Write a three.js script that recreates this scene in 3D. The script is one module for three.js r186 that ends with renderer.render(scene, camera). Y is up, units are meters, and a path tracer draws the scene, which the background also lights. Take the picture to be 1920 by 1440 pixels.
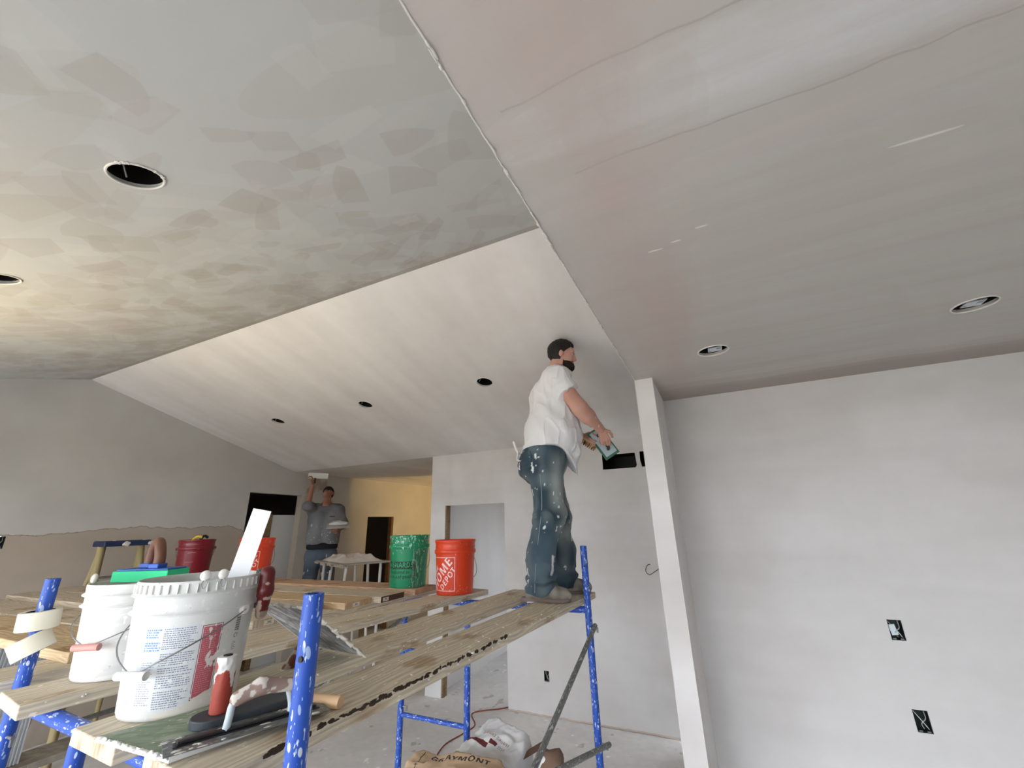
import * as THREE from 'three';
import { RoundedBoxGeometry } from 'three/addons/geometries/RoundedBoxGeometry.js';
import { mergeGeometries, mergeVertices } from 'three/addons/utils/BufferGeometryUtils.js';

// ---------------------------------------------------------------- camera, sky, exposure
const scene = new THREE.Scene();
const camera = new THREE.PerspectiveCamera(2 * Math.atan(720 / 771.11) * 180 / Math.PI, 4 / 3, 0.02, 200);
camera.rotation.order = 'YXZ';
camera.position.set(0, 1.85, 0);
camera.rotation.set(18.724 * Math.PI / 180, 25.063 * Math.PI / 180, -1.651 * Math.PI / 180);
scene.add(camera);
scene.background = new THREE.Color().setRGB(0.94, 1.0, 1.085);      // even overcast sky
scene.backgroundIntensity = 9.2;
const renderer = new THREE.WebGLRenderer({ antialias: true });
renderer.toneMapping = THREE.LinearToneMapping;
renderer.toneMappingExposure = 1.23;
renderer.shadowMap.enabled = true;

// ---------------------------------------------------------------- helpers
const PI = Math.PI, V = (x, y, z) => new THREE.Vector3(x, y, z);
function rng(seed) { let a = seed >>> 0; return () => { a = (a + 0x6D2B79F5) | 0; let t = Math.imul(a ^ (a >>> 15), 1 | a); t = (t + Math.imul(t ^ (t >>> 7), 61 | t)) ^ t; return ((t ^ (t >>> 14)) >>> 0) / 4294967296; }; }
const hash = (x, y, z) => { let h = Math.imul(x, 374761393) ^ Math.imul(y, 668265263) ^ Math.imul(z, 2147483647 - 1274126177); h = Math.imul(h ^ (h >>> 13), 1274126177); return ((h ^ (h >>> 16)) >>> 0) / 4294967296; };
const sm = t => t * t * (3 - 2 * t), lerp = (a, b, t) => a + (b - a) * t, clamp = (x, a = 0, b = 1) => Math.min(b, Math.max(a, x));
const step = (a, b, x) => sm(clamp((x - a) / (b - a)));
function n2(x, y, s = 0, px = 0, py = 0) {                       // value noise, -1..1; px, py: periods
  const i = Math.floor(x), j = Math.floor(y), u = sm(x - i), v = sm(y - j), w = (a, p) => p ? ((a % p) + p) % p : a;
  const i0 = w(i, px), i1 = w(i + 1, px), j0 = w(j, py), j1 = w(j + 1, py);
  return 2 * lerp(lerp(hash(i0, j0, s), hash(i1, j0, s), u), lerp(hash(i0, j1, s), hash(i1, j1, s), u), v) - 1;
}
function n3(x, y, z) {
  const i = Math.floor(x), j = Math.floor(y), k = Math.floor(z), u = sm(x - i), v = sm(y - j), w = sm(z - k);
  const f = (a, b) => lerp(lerp(hash(a, b, k), hash(a + 1, b, k), u), lerp(hash(a, b + 1, k), hash(a + 1, b + 1, k), u), v);
  const g = (a, b) => lerp(lerp(hash(a, b, k + 1), hash(a + 1, b, k + 1), u), lerp(hash(a, b + 1, k + 1), hash(a + 1, b + 1, k + 1), u), v);
  return 2 * lerp(f(i, j), g(i, j), w) - 1;
}
const fbm = (x, y, s, o = 4, px = 0, py = 0) => { let r = 0, a = .5; for (let i = 0; i < o; i++) { r += a * n2(x, y, s + i, px, py); x *= 2; y *= 2; px *= 2; py *= 2; a *= .5; } return r; };
function dataTex(w, h, fn, srgb = true) {
  const d = new Uint8Array(w * h * 4);
  for (let y = 0; y < h; y++) for (let x = 0; x < w; x++) {
    const c = fn((x + .5) / w, (y + .5) / h), o = (y * w + x) * 4;
    d[o] = clamp(c[0]) * 255; d[o + 1] = clamp(c[1]) * 255; d[o + 2] = clamp(c[2]) * 255; d[o + 3] = 255;
  }
  const t = new THREE.DataTexture(d, w, h); t.magFilter = THREE.LinearFilter; t.minFilter = THREE.LinearMipmapLinearFilter; t.generateMipmaps = true;
  t.wrapS = t.wrapT = THREE.RepeatWrapping; if (srgb) t.colorSpace = THREE.SRGBColorSpace; t.needsUpdate = true; return t;
}
function canvasTex(w, h, draw) {
  const c = document.createElement('canvas'); c.width = w; c.height = h; draw(c.getContext('2d'), w, h);
  const t = new THREE.CanvasTexture(c); t.colorSpace = THREE.SRGBColorSpace; t.wrapS = t.wrapT = THREE.RepeatWrapping; return t;
}
function rep(t, u, v, ou = 0, ov = 0) { const c = t.clone(); c.repeat.set(u, v); c.offset.set(ou, ov); c.needsUpdate = true; return c; }
const mat = (color, rough = .8, o = {}) => new THREE.MeshStandardMaterial({ color, roughness: rough, ...o });

// geometry builders
function triUV(g, s = 1, ou = 0, ov = 0) {                       // metre uv by dominant normal axis
  g = g.index ? g.toNonIndexed() : g; const p = g.attributes.position, n = g.attributes.normal, uv = new Float32Array(p.count * 2);
  for (let i = 0; i < p.count; i += 3) {
    const ax = Math.abs(n.getX(i) + n.getX(i + 1) + n.getX(i + 2)), ay = Math.abs(n.getY(i) + n.getY(i + 1) + n.getY(i + 2)), az = Math.abs(n.getZ(i) + n.getZ(i + 1) + n.getZ(i + 2));
    for (let k = i; k < i + 3; k++) { const x = p.getX(k), y = p.getY(k), z = p.getZ(k); const [a, b] = ay >= ax && ay >= az ? [x, z] : ax >= az ? [z, y] : [x, y]; uv[2 * k] = a * s + ou; uv[2 * k + 1] = b * s + ov; }
  }
  g.setAttribute('uv', new THREE.BufferAttribute(uv, 2)); return g;
}
const box = (w, h, d, x = 0, y = 0, z = 0) => new THREE.BoxGeometry(w, h, d).translate(x, y, z);
const rbox = (w, h, d, r = .004, x = 0, y = 0, z = 0, s = 2) => new RoundedBoxGeometry(w, h, d, s, r).translate(x, y, z);
const b2 = (x0, x1, y0, y1, z0, z1) => box(x1 - x0, y1 - y0, z1 - z0, (x0 + x1) / 2, (y0 + y1) / 2, (z0 + z1) / 2);
function cyl(a, b, r, r2 = r, seg = 16, open = false) {
  const d = b.clone().sub(a), L = d.length(), g = new THREE.CylinderGeometry(r2, r, L, seg, 1, open), uv = g.attributes.uv;
  for (let i = 0; i < uv.count; i++) uv.setXY(i, uv.getX(i) * .6, uv.getY(i) * L * 2);
  g.applyQuaternion(new THREE.Quaternion().setFromUnitVectors(V(0, 1, 0), d.normalize())).translate((a.x + b.x) / 2, (a.y + b.y) / 2, (a.z + b.z) / 2); return g;
}
const tube = (pts, r, seg = 40, rad = 8, closed = false) => new THREE.TubeGeometry(new THREE.CatmullRomCurve3(pts.map(p => p.isVector3 ? p : V(...p)), closed), seg, r, rad, closed);
function merge(list) {
  const keep = ['position', 'normal', 'uv', 'color'], out = list.map(g => { g = g.index ? g.toNonIndexed() : g.clone(); for (const k of Object.keys(g.attributes)) if (!keep.includes(k)) g.deleteAttribute(k); return g; });
  const color = out.some(g => g.attributes.color);
  for (const g of out) { if (!g.attributes.uv) g.setAttribute('uv', new THREE.BufferAttribute(new Float32Array(g.attributes.position.count * 2), 2)); if (color && !g.attributes.color) tint(g, [1, 1, 1]); }
  return mergeGeometries(out);
}
function tint(g, c) {                                            // vertex colours, linear; c array or (x,y,z,nx,ny,nz)=>[r,g,b]
  const p = g.attributes.position, n = g.attributes.normal, a = new Float32Array(p.count * 3);
  for (let i = 0; i < p.count; i++) { const v = typeof c === 'function' ? c(p.getX(i), p.getY(i), p.getZ(i), n.getX(i), n.getY(i), n.getZ(i)) : c; a[3 * i] = v[0]; a[3 * i + 1] = v[1]; a[3 * i + 2] = v[2]; }
  g.setAttribute('color', new THREE.BufferAttribute(a, 3)); return g;
}
const lin = h => { const c = new THREE.Color(h); return [c.r, c.g, c.b]; };
const mixc = (a, b, t) => [lerp(a[0], b[0], t), lerp(a[1], b[1], t), lerp(a[2], b[2], t)];
function slab(pts, holes, th, o, u, v, uvS = 1) {                // extruded polygon; front face through o spanned by u, v
  const s = new THREE.Shape(pts.map(p => new THREE.Vector2(...p)));
  for (const h of holes) s.holes.push(h.r ? new THREE.Path().absarc(h.x, h.y, h.r, 0, 2 * PI, true) : new THREE.Path(h.map(p => new THREE.Vector2(...p))));
  const g = new THREE.ExtrudeGeometry(s, { depth: th, bevelEnabled: false, curveSegments: 20 }).translate(0, 0, -th), uv = g.attributes.uv;
  for (let i = 0; i < uv.count; i++) uv.setXY(i, uv.getX(i) * uvS, uv.getY(i) * uvS);
  const U = V(...u).normalize(), W = V(...v).normalize(), N = U.clone().cross(W);
  return g.applyMatrix4(new THREE.Matrix4().makeBasis(U, W, N).setPosition(V(...o)));
}
const rect = (x0, x1, y0, y1) => [[x0, y0], [x1, y0], [x1, y1], [x0, y1]];

// scene tree
const used = {};
const numbered = n => { const k = used[n] = (used[n] ?? -1) + 1; return k ? n + '_' + String(k).padStart(3, '0') : n; };
function shadows(m) { m.castShadow = m.receiveShadow = true; return m; }
function obj(name, geo, m, parent = scene) {
  const g = Array.isArray(geo) ? merge(geo) : geo, o = shadows(new THREE.Mesh(g, m));
  o.name = parent === scene ? numbered(name) : name; parent.add(o); return o;
}
function thing(name, label, category, pos = [0, 0, 0], turn = 0, group) {
  const o = new THREE.Group(); o.name = numbered(name); o.position.set(...pos); o.rotation.y = turn; scene.add(o);
  o.userData = { label, category }; if (group) o.userData.group = group; return o;
}
function tag(o, label, category, group) { o.userData.label = label; o.userData.category = category; if (group) o.userData.group = group; return o; }
function struct(name, geo, m, label, category) { const o = obj(name, geo, m); o.userData = { kind: 'structure', label, category }; return o; }
function structGroup(name, label, category) { const o = new THREE.Group(); o.name = numbered(name); scene.add(o); o.userData = { kind: 'structure', label, category }; return o; }
function copyOf(src, pos, turn = 0, label, group) { const c = src.clone(); c.name = numbered(src.name.replace(/_\d+$/, '')); c.userData = { ...src.userData }; c.position.set(...pos); c.rotation.y = turn; if (label) c.userData.label = label; if (group) c.userData.group = group; scene.add(c); return c; }

// distance fields meshed with surface nets
const smin = (a, b, k) => { const h = Math.max(k - Math.abs(a - b), 0) / k; return Math.min(a, b) - h * h * k * .25; };
const smax = (a, b, k) => -smin(-a, -b, k);
function bone(a, b, ra, rb) { const [ax, ay, az] = a, dx = b[0] - ax, dy = b[1] - ay, dz = b[2] - az, L = dx * dx + dy * dy + dz * dz || 1e-9; return (x, y, z) => { const px = x - ax, py = y - ay, pz = z - az, t = clamp((px * dx + py * dy + pz * dz) / L), qx = px - dx * t, qy = py - dy * t, qz = pz - dz * t; return Math.sqrt(qx * qx + qy * qy + qz * qz) - (ra + (rb - ra) * t); }; }
function egg(c, r) { const m = Math.min(...r); return (x, y, z) => { const a = (x - c[0]) / r[0], b = (y - c[1]) / r[1], d = (z - c[2]) / r[2], k = Math.sqrt(a * a + b * b + d * d); return (k - 1) * m * (k > 1 ? 1.15 : 1); }; }
const join = (fs, k) => (x, y, z) => { let d = 1e3; for (const f of fs) d = smin(d, f(x, y, z), k); return d; };
function nets(f, lo, hi, cell, color) {
  const N = [0, 1, 2].map(i => Math.ceil((hi[i] - lo[i]) / cell) + 1), [nx, ny, nz] = N, F = new Float32Array(nx * ny * nz), id = (i, j, k) => i + nx * (j + ny * k);
  for (let k = 0; k < nz; k++) for (let j = 0; j < ny; j++) for (let i = 0; i < nx; i++) F[id(i, j, k)] = f(lo[0] + i * cell, lo[1] + j * cell, lo[2] + k * cell);
  const vid = new Int32Array(nx * ny * nz).fill(-1), P = [], I = [], C = [[0, 0, 0], [1, 0, 0], [0, 1, 0], [1, 1, 0], [0, 0, 1], [1, 0, 1], [0, 1, 1], [1, 1, 1]], E = [[0, 1], [2, 3], [4, 5], [6, 7], [0, 2], [1, 3], [4, 6], [5, 7], [0, 4], [1, 5], [2, 6], [3, 7]];
  for (let k = 0; k < nz - 1; k++) for (let j = 0; j < ny - 1; j++) for (let i = 0; i < nx - 1; i++) {
    let m = 0; const v = C.map(([a, b, c], q) => { const w = F[id(i + a, j + b, k + c)]; if (w < 0) m |= 1 << q; return w; });
    if (m === 0 || m === 255) continue;
    let x = 0, y = 0, z = 0, n = 0;
    for (const [a, b] of E) if ((v[a] < 0) !== (v[b] < 0)) { const t = v[a] / (v[a] - v[b]); x += lerp(C[a][0], C[b][0], t); y += lerp(C[a][1], C[b][1], t); z += lerp(C[a][2], C[b][2], t); n++; }
    vid[id(i, j, k)] = P.length / 3; P.push(lo[0] + (i + x / n) * cell, lo[1] + (j + y / n) * cell, lo[2] + (k + z / n) * cell);
  }
  const quad = (a, b, c, d, flip) => { if (a < 0 || b < 0 || c < 0 || d < 0) return; flip ? I.push(a, c, b, a, d, c) : I.push(a, b, c, a, c, d); };
  for (let k = 1; k < nz - 1; k++) for (let j = 1; j < ny - 1; j++) for (let i = 1; i < nx - 1; i++) {
    const s = F[id(i, j, k)] < 0;
    if (s !== F[id(i + 1, j, k)] < 0) quad(vid[id(i, j - 1, k - 1)], vid[id(i, j, k - 1)], vid[id(i, j, k)], vid[id(i, j - 1, k)], !s);
    if (s !== F[id(i, j + 1, k)] < 0) quad(vid[id(i - 1, j, k - 1)], vid[id(i - 1, j, k)], vid[id(i, j, k)], vid[id(i, j, k - 1)], !s);
    if (s !== F[id(i, j, k + 1)] < 0) quad(vid[id(i - 1, j - 1, k)], vid[id(i, j - 1, k)], vid[id(i, j, k)], vid[id(i - 1, j, k)], !s);
  }
  const g = new THREE.BufferGeometry(); g.setAttribute('position', new THREE.Float32BufferAttribute(P, 3)); g.setIndex(I);
  const nr = new Float32Array(P.length), e = cell * .6;
  for (let i = 0; i < P.length; i += 3) { const x = P[i], y = P[i + 1], z = P[i + 2], a = f(x + e, y, z) - f(x - e, y, z), b = f(x, y + e, z) - f(x, y - e, z), c = f(x, y, z + e) - f(x, y, z - e), l = Math.hypot(a, b, c) || 1; nr[i] = a / l; nr[i + 1] = b / l; nr[i + 2] = c / l; }
  g.setAttribute('normal', new THREE.BufferAttribute(nr, 3)); g.setAttribute('uv', new THREE.BufferAttribute(new Float32Array(P.length / 3 * 2), 2));
  return color ? tint(g, color) : g;
}
// closed lump of noise, for crusts and heaps
function lump(x, y, z, rx, ry, rz, seed, det = 2) { const g = mergeVertices(new THREE.IcosahedronGeometry(1, det).deleteAttribute('normal').deleteAttribute('uv')), p = g.attributes.position; for (let i = 0; i < p.count; i++) { const k = 1 + .35 * n3(p.getX(i) * 2 + seed, p.getY(i) * 2, p.getZ(i) * 2 + seed * .7); p.setXYZ(i, x + p.getX(i) * rx * k, y + p.getY(i) * ry * k, z + p.getZ(i) * rz * k); } g.computeVertexNormals(); return g; }

// ---------------------------------------------------------------- surface textures
const plasterTex = (seed, A, B, C, su = 2, sv = 14, n = 1024) => dataTex(n, n, (u, v) => {
  const m = step(-.22, .3, fbm(u * 3, v * 3, seed, 4, 3, 3)), q = step(.05, .45, fbm(u * 4, v * 2, seed + 9, 4, 4, 2));
  const s = fbm(u * su, v * sv, seed + 20, 4, su, sv) * .045 + fbm(u * 40, v * 40, seed + 31, 2, 40, 40) * .012;
  const c = mixc(mixc(A, B, m), C, q * .7); return [c[0] + s, c[1] + s, c[2] + s];
});
const h8 = (r, g, b) => [r / 255, g / 255, b / 255];
const texWall = plasterTex(3, h8(222, 219, 217), h8(213, 208, 205), h8(228, 227, 226));
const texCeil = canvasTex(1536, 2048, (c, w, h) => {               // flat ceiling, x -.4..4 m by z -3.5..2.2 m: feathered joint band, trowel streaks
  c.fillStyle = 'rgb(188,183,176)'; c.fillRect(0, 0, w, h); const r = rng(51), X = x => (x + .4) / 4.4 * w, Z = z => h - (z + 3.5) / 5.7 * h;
  const ragged = (x0, x1, z0, z1, j, col) => { c.fillStyle = col; c.beginPath(); for (let i = 0; i <= 60; i++) { const x = lerp(x0, x1, i / 60); c.lineTo(X(x), Z(z0 + j * n2(x * 3, 1, 7) + j * .4 * n2(x * 14, 2, 8))); } for (let i = 60; i >= 0; i--) { const x = lerp(x0, x1, i / 60); c.lineTo(X(x), Z(z1 + j * n2(x * 3, 9, 7) + j * .4 * n2(x * 14, 5, 8))); } c.fill(); };
  for (let i = 0; i < 900; i++) { const k = r(); c.fillStyle = `rgba(${k < .4 ? '178,170,162' : k < .75 ? '198,195,190' : '186,186,179'},${.05 + r() * .12})`; c.beginPath(); c.ellipse(r() * w, r() * h, 60 + r() * 320, 4 + r() * 26, (r() - .5) * .12, 0, 7); c.fill(); }
  for (let i = 0; i < 230; i++) { const x = -.12 + r() * 4.2, z = -.655 - r() * .19 + .012 * n2(x * 3, 1, 7); c.fillStyle = 'rgba(208,212,209,.11)'; c.beginPath(); c.ellipse(X(x), Z(z), 40 + r() * 130, 6 + r() * 14, (r() - .5) * .06, 0, 7); c.fill(); }
  c.strokeStyle = 'rgba(158,150,142,.55)'; c.lineWidth = 1.6; for (const [a, b, q] of [[-.3, 1.6, -.625], [-.2, 2.2, -.872]]) { c.beginPath(); for (let i = 0; i <= 80; i++) { const x = lerp(a, b, i / 80); c.lineTo(X(x), Z(q + .012 * n2(x * 3, 1, 7) + .006 * n2(x * 17, 2, 8))); } c.stroke(); }
  for (let i = 0; i < 7; i++) ragged(-.26, 4, -2.93 - r() * .25, -3.5, .03, 'rgba(160,150,141,.2)');
  for (let i = 0; i < 40; i++) { c.fillStyle = 'rgba(184,173,165,.12)'; c.beginPath(); c.ellipse(X(-.25 + r() * .25), Z(-3.2 + r() * 4), 20 + r() * 50, 60 + r() * 220, 0, 0, 7); c.fill(); }
  c.fillStyle = 'rgba(224,222,214,.9)'; for (const [x, z, L] of [[.62, -1.16, 26], [-.05, -1.32, 9], [.02, -1.3, 6], [.1, -1.26, 7]]) { c.beginPath(); c.ellipse(X(x), Z(z), L, 1.6, .02, 0, 7); c.fill(); }
});
const texFar = plasterTex(90, h8(226, 223, 220), h8(219, 214, 210), h8(230, 228, 226), 14, 2);
const texBump = dataTex(512, 512, (u, v) => { const k = .5 + .5 * fbm(u * 5, v * 9, 7, 5, 5, 9); return [k, k, k]; }, false);
// near slope: fresh trowel strokes in two tones of drying plaster
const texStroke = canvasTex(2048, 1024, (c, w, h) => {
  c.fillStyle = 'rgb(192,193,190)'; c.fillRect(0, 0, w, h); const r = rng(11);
  for (let i = 0; i < 60; i++) { c.fillStyle = `rgba(${r() < .5 ? '198,198,195' : '180,176,170'},.22)`; c.beginPath(); c.ellipse(r() * w, r() * h, 60 + r() * 220, 20 + r() * 60, r() * .6, 0, 7); c.fill(); }
  for (let i = 0; i < 760; i++) {
    const d = Math.pow(r(), 1.6), x = r() * w, y = h - d * h * .66, L = 34 + r() * 80, W = 22 + r() * 46, a = (r() - .5) * 2.2, dark = r() < .62;
    if (x > w * .86 && r() < .7) continue;
    c.save(); c.translate(x, y); c.rotate(a); c.fillStyle = dark ? `rgba(170,164,156,${.14 + r() * .22})` : `rgba(205,205,201,${.12 + r() * .24})`;
    c.beginPath(); c.moveTo(-L / 2, -W / 2); c.quadraticCurveTo(0, -W * (.5 + r() * .35), L / 2, -W * (.2 + r() * .4)); c.lineTo(L / 2 * (.6 + r() * .5), W / 2 * r()); c.quadraticCurveTo(0, W * (.2 + r() * .4), -L / 2 * (.7 + r() * .4), W / 2 * (.4 + r())); c.closePath(); c.fill(); c.restore();
  }
  c.strokeStyle = 'rgba(166,159,150,.55)'; c.lineWidth = 22; c.beginPath(); c.moveTo(0, h - 8); c.lineTo(w, h - 8); c.stroke();
});
// left wall: grey finish coat ending in a ragged edge above the brown base coat
const edgeY = z => { const t = -z; return (t < 1.9 ? 1.865 + (t - 1.6) * .02 : t < 2.75 ? 1.87 + (t - 1.9) * .075 : t < 3.02 ? 1.935 - (t - 2.75) * .12 : t < 3.7 ? 1.905 + (t - 3.0) * .02 : 1.93 - (t - 3.7) * .35) + .012 * n2(t * 11, 1, 4) + .007 * n2(t * 31, 2, 4); };
const texLeft = dataTex(2048, 1024, (u, v) => {                  // u: 0..10.5 m along -z from z=.95, v: 0..3.6 m up
  const z = .95 - u * 10.5, y = v * 3.6, f = fbm(u * 30, v * 12, 61, 4) * .035, g = fbm(u * 9, v * 4, 66, 3) * .03, e = z > -3.95 && y < edgeY(z);
  const rim = z > -3.95 && Math.abs(y - edgeY(z)) < .004 ? -.16 : 0;
  if (e) return [.70 + f + g + rim, .655 + f + g + rim, .60 + f + g + rim];
  const wet = step(.05, .4, fbm(u * 60, v * 22, 70, 4) + .55 - 1.1 * Math.hypot((z + 5.15) / .55, (y - 2.5) / .3)) * .15;
  return [.765 + f + g + rim - wet * .7, .755 + f + g + rim - wet, .735 + f + g + rim - wet * 1.2];
});
const texFloor = dataTex(1024, 1024, (u, v) => {
  const m = fbm(u * 5, v * 5, 101, 5, 5, 5) * .07, f = fbm(u * 60, v * 60, 108, 2, 60, 60) * .03, d = step(.46, .54, fbm(u * 26, v * 26, 120, 3, 26, 26)) * .13, w = step(.5, .56, fbm(u * 34, v * 34, 130, 3, 34, 34)) * .1;
  const k = m + f; return [.895 + k - d + w, .885 + k - d * 1.05 + w, .875 + k - d * 1.15 + w];
});
const texWood = dataTex(1024, 512, (u, v) => {                   // grain along u
  const warp = fbm(u * 4, v * 5, 140, 3, 4, 5) * .12, g = Math.sin((v + warp) * 2 * PI * 22 + 3 * fbm(u * 3, v * 6, 150, 3, 3, 6)), f = fbm(u * 8, v * 160, 160, 3, 8, 160) * .12;
  const st = step(.15, .5, fbm(u * 7, v * 5, 170, 4, 7, 5)) * .18, sp = .6 * step(.47, .52, fbm(u * 50, v * 40, 180, 2, 50, 40)) * .35, k = .86 + g * .052 + f * .9;
  return [k - st * .75 + sp, k * .985 - st + sp, k * .96 - st * 1.25 + sp * 1.05];
});
const texBlue = canvasTex(512, 512, (c, w, h) => {
  c.fillStyle = 'rgb(30,78,175)'; c.fillRect(0, 0, w, h); const r = rng(5);
  for (let i = 0; i < 60; i++) { c.fillStyle = `rgba(${r() < .5 ? '18,52,130' : '60,110,200'},.35)`; c.fillRect(r() * w, r() * h, 3 + r() * 10, 20 + r() * 120); }
  for (let i = 0; i < 330; i++) { const x = r() * w, y = r() * h, s = Math.pow(r(), 3) * 13 + 2; c.fillStyle = `rgba(226,230,235,${.5 + r() * .5})`; c.beginPath(); c.ellipse(x, y, s, s * (.4 + r() * .5), r() * 3, 0, 7); c.fill(); if (r() < .35) { c.fillRect(x, y, 2 + r() * 3, r() * 26); } }
});
const texSplat = canvasTex(512, 512, (c, w, h) => {              // galvanised steel with dried plaster
  c.fillStyle = 'rgb(118,121,120)'; c.fillRect(0, 0, w, h); const r = rng(77);
  for (let i = 0; i < 500; i++) { const k = r(); c.fillStyle = k < .4 ? `rgba(70,72,74,.4)` : k < .75 ? 'rgba(170,172,170,.35)' : 'rgba(225,226,224,.6)'; c.beginPath(); c.ellipse(r() * w, r() * h, 2 + r() * 16, 2 + r() * 9, r() * 3, 0, 7); c.fill(); }
});
const M = {
  wall: mat(0xffffff, .86, { map: rep(texWall, 1 / 3, 1 / 3), bumpMap: rep(texBump, .6, .6), bumpScale: .0035 }),
  right: mat(0xffffff, .7, { map: rep(texWall, 1 / 3.4, 1 / 3.4, .37, .21), bumpMap: rep(texBump, .55, .55), bumpScale: .004 }),
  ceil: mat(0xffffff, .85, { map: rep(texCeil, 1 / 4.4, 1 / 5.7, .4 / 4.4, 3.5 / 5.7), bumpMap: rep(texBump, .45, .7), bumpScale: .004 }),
  far: mat(0xffffff, .86, { map: rep(texFar, 1 / 3.3, 1 / 3.3), bumpMap: rep(texBump, .6, .5), bumpScale: .003 }),
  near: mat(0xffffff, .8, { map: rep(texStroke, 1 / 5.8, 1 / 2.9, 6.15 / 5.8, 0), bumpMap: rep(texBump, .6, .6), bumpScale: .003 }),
  left: mat(0xffffff, .88, { map: rep(texLeft, 1 / 10.5, 1 / 3.6, .95 / 10.5, 0), bumpMap: rep(texBump, .6, .6), bumpScale: .003 }),
  floor: mat(0xffffff, .9, { map: rep(texFloor, 1 / 2.6, 1 / 2.6) }),
  wood: mat(0xffffff, .85, { map: texWood, vertexColors: true, bumpMap: texWood, bumpScale: .0012 }),
  blue: mat(0xffffff, .42, { map: texBlue }), steel: mat(0xffffff, .45, { map: texSplat, metalness: .55 }), galv: mat(0xffffff, .6, { map: texSplat, metalness: .15 }),
  stud: mat(0x9a8263, .85, { map: rep(texWood, .8, 2) }), black: mat(0x101012, .6), can: mat(0x1b1917, .5, { metalness: .3 }),
  bead: mat(0xdedbd4, .8), white: mat(0xe9e9e6, .6), wire: mat(0x8d8f90, .35, { metalness: .9 }), dark: mat(0x1a1a1c, .7),
  outer: mat(0x8c8880, .9), plastic: mat(0xe8e8e4, .45), vc: mat(0xffffff, .82, { vertexColors: true }), vcSoft: mat(0xffffff, .93, { vertexColors: true }), vcSkin: mat(0xffffff, .55, { vertexColors: true }),
};

// ---------------------------------------------------------------- room shell (metres; camera above the origin)
const XL = -6.11, ZF = -4.625, ZR = -1.91, YR = 3.51, Y0 = 2.74, ZB = .81, XS = -.363, ZW = -3.378;
struct('floor', slab([[-8.8, -2.4], [4.2, -2.4], [4.2, 10.2], [-8.8, 10.2]], [], .15, [0, 0, 0], [1, 0, 0], [0, 0, -1]), M.floor, 'dusty grey concrete floor spotted with dried plaster', 'floor');
const ceiling = structGroup('ceiling', 'plastered ceiling with a vault on one side and a lower flat part', 'ceiling');
const CS = Math.hypot(2.72, .77), NEAR = [0, -.77 / CS, 2.72 / CS], FARV = [0, .77, 2.715];
const nearHoles = [[-1.745, 1.474], [-3.15, 1.445]], farHoles = [[-4.73, 1.429], [-3.303, 1.432], [-1.805, 1.434]], flatHoles = [[.122, -2.42], [1.211, -2.424]];
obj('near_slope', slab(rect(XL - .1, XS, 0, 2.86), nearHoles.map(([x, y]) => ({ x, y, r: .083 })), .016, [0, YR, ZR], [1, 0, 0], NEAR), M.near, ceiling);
obj('far_slope', slab(rect(XL - .1, XS, 0, 2.825), farHoles.map(([x, y]) => ({ x, y, r: .08 })), .016, [0, Y0, ZF], [1, 0, 0], FARV), M.far, ceiling);
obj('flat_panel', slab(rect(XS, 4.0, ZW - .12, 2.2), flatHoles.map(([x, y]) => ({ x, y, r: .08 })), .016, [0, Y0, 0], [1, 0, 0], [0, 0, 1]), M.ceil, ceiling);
obj('rear_panel', slab(rect(XL - .1, XS, .8, 2.2), [], .016, [0, Y0, 0], [1, 0, 0], [0, 0, 1]), M.far, ceiling);
obj('hall_panel', slab(rect(-8.6, XS, -10, ZF), [], .05, [0, Y0, 0], [1, 0, 0], [0, 0, 1]), M.far, ceiling);
struct('wall_gable', slab([[ZF, Y0 + .012], [ZB, Y0 + .012], [ZR, YR]], [], .08, [XS, 0, 0], [0, 0, 1], [0, 1, 0]), M.wall, 'triangular plaster gable above the edge of the flat ceiling', 'wall');
// wall with the duct slots and the doorway
const slot1 = [[-1.078, 2.388], [-.722, 2.386], [-.706, 2.41], [-.714, 2.54], [-.716, 2.544], [-1.076, 2.549]], slot2 = [[-.655, 2.388], [-.42, 2.388], [-.42, 2.55], [-.664, 2.552], [-.668, 2.46]];
struct('wall_far', slab([[-3.385, 0], [-3.165, 0], [-3.165, 2.092], [-2.313, 2.09], [-2.313, 0], [XS, 0], [XS, Y0], [-3.385, Y0]], [slot1, slot2, rect(-1.893, -1.837, .302, .398)], .014, [0, 0, ZF], [1, 0, 0], [0, 1, 0]), M.wall, 'pale plaster wall with a doorway and two black duct slots', 'wall');
for (const s of [slot1, slot2]) { const x0 = Math.min(...s.map(p => p[0])) - .01, x1 = Math.max(...s.map(p => p[0])) + .01; tag(obj('duct_boot', [b2(x0, x1, 2.37, 2.565, ZF - .42, ZF - .4), b2(x0 - .01, x0, 2.37, 2.565, ZF - .41, ZF - .0145), b2(x1, x1 + .01, 2.37, 2.565, ZF - .41, ZF - .0145), b2(x0, x1, 2.36, 2.37, ZF - .41, ZF - .0145), b2(x0, x1, 2.565, 2.575, ZF - .41, ZF - .0145)], M.black), s === slot1 ? 'wide black duct opening cut high in the plaster wall' : 'black duct opening half hidden behind the white wall end', 'duct'); }
struct('wall_far_rear', slab([[-3.385, 0], [-3.165, 0], [-3.165, 2.092], [-2.313, 2.09], [-2.313, 0], [XS, 0], [XS, Y0], [-3.385, Y0]], [rect(-1.13, -.38, 2.34, 2.6)], .014, [0, 0, ZF - .1], [1, 0, 0], [0, 1, 0]), M.wall, 'rear skin of the wall with the duct slots', 'wall');
struct('trim_1', [triUV(b2(-3.269, -3.15, 0, 2.09, ZF - .1, ZF - .0145), 1), triUV(b2(-3.15, -3.145, 0, 2.09, ZF - .05, ZF - .02), 1)], M.stud, 'bare wooden stud lining the doorway in the far wall', 'door jamb');
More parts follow.
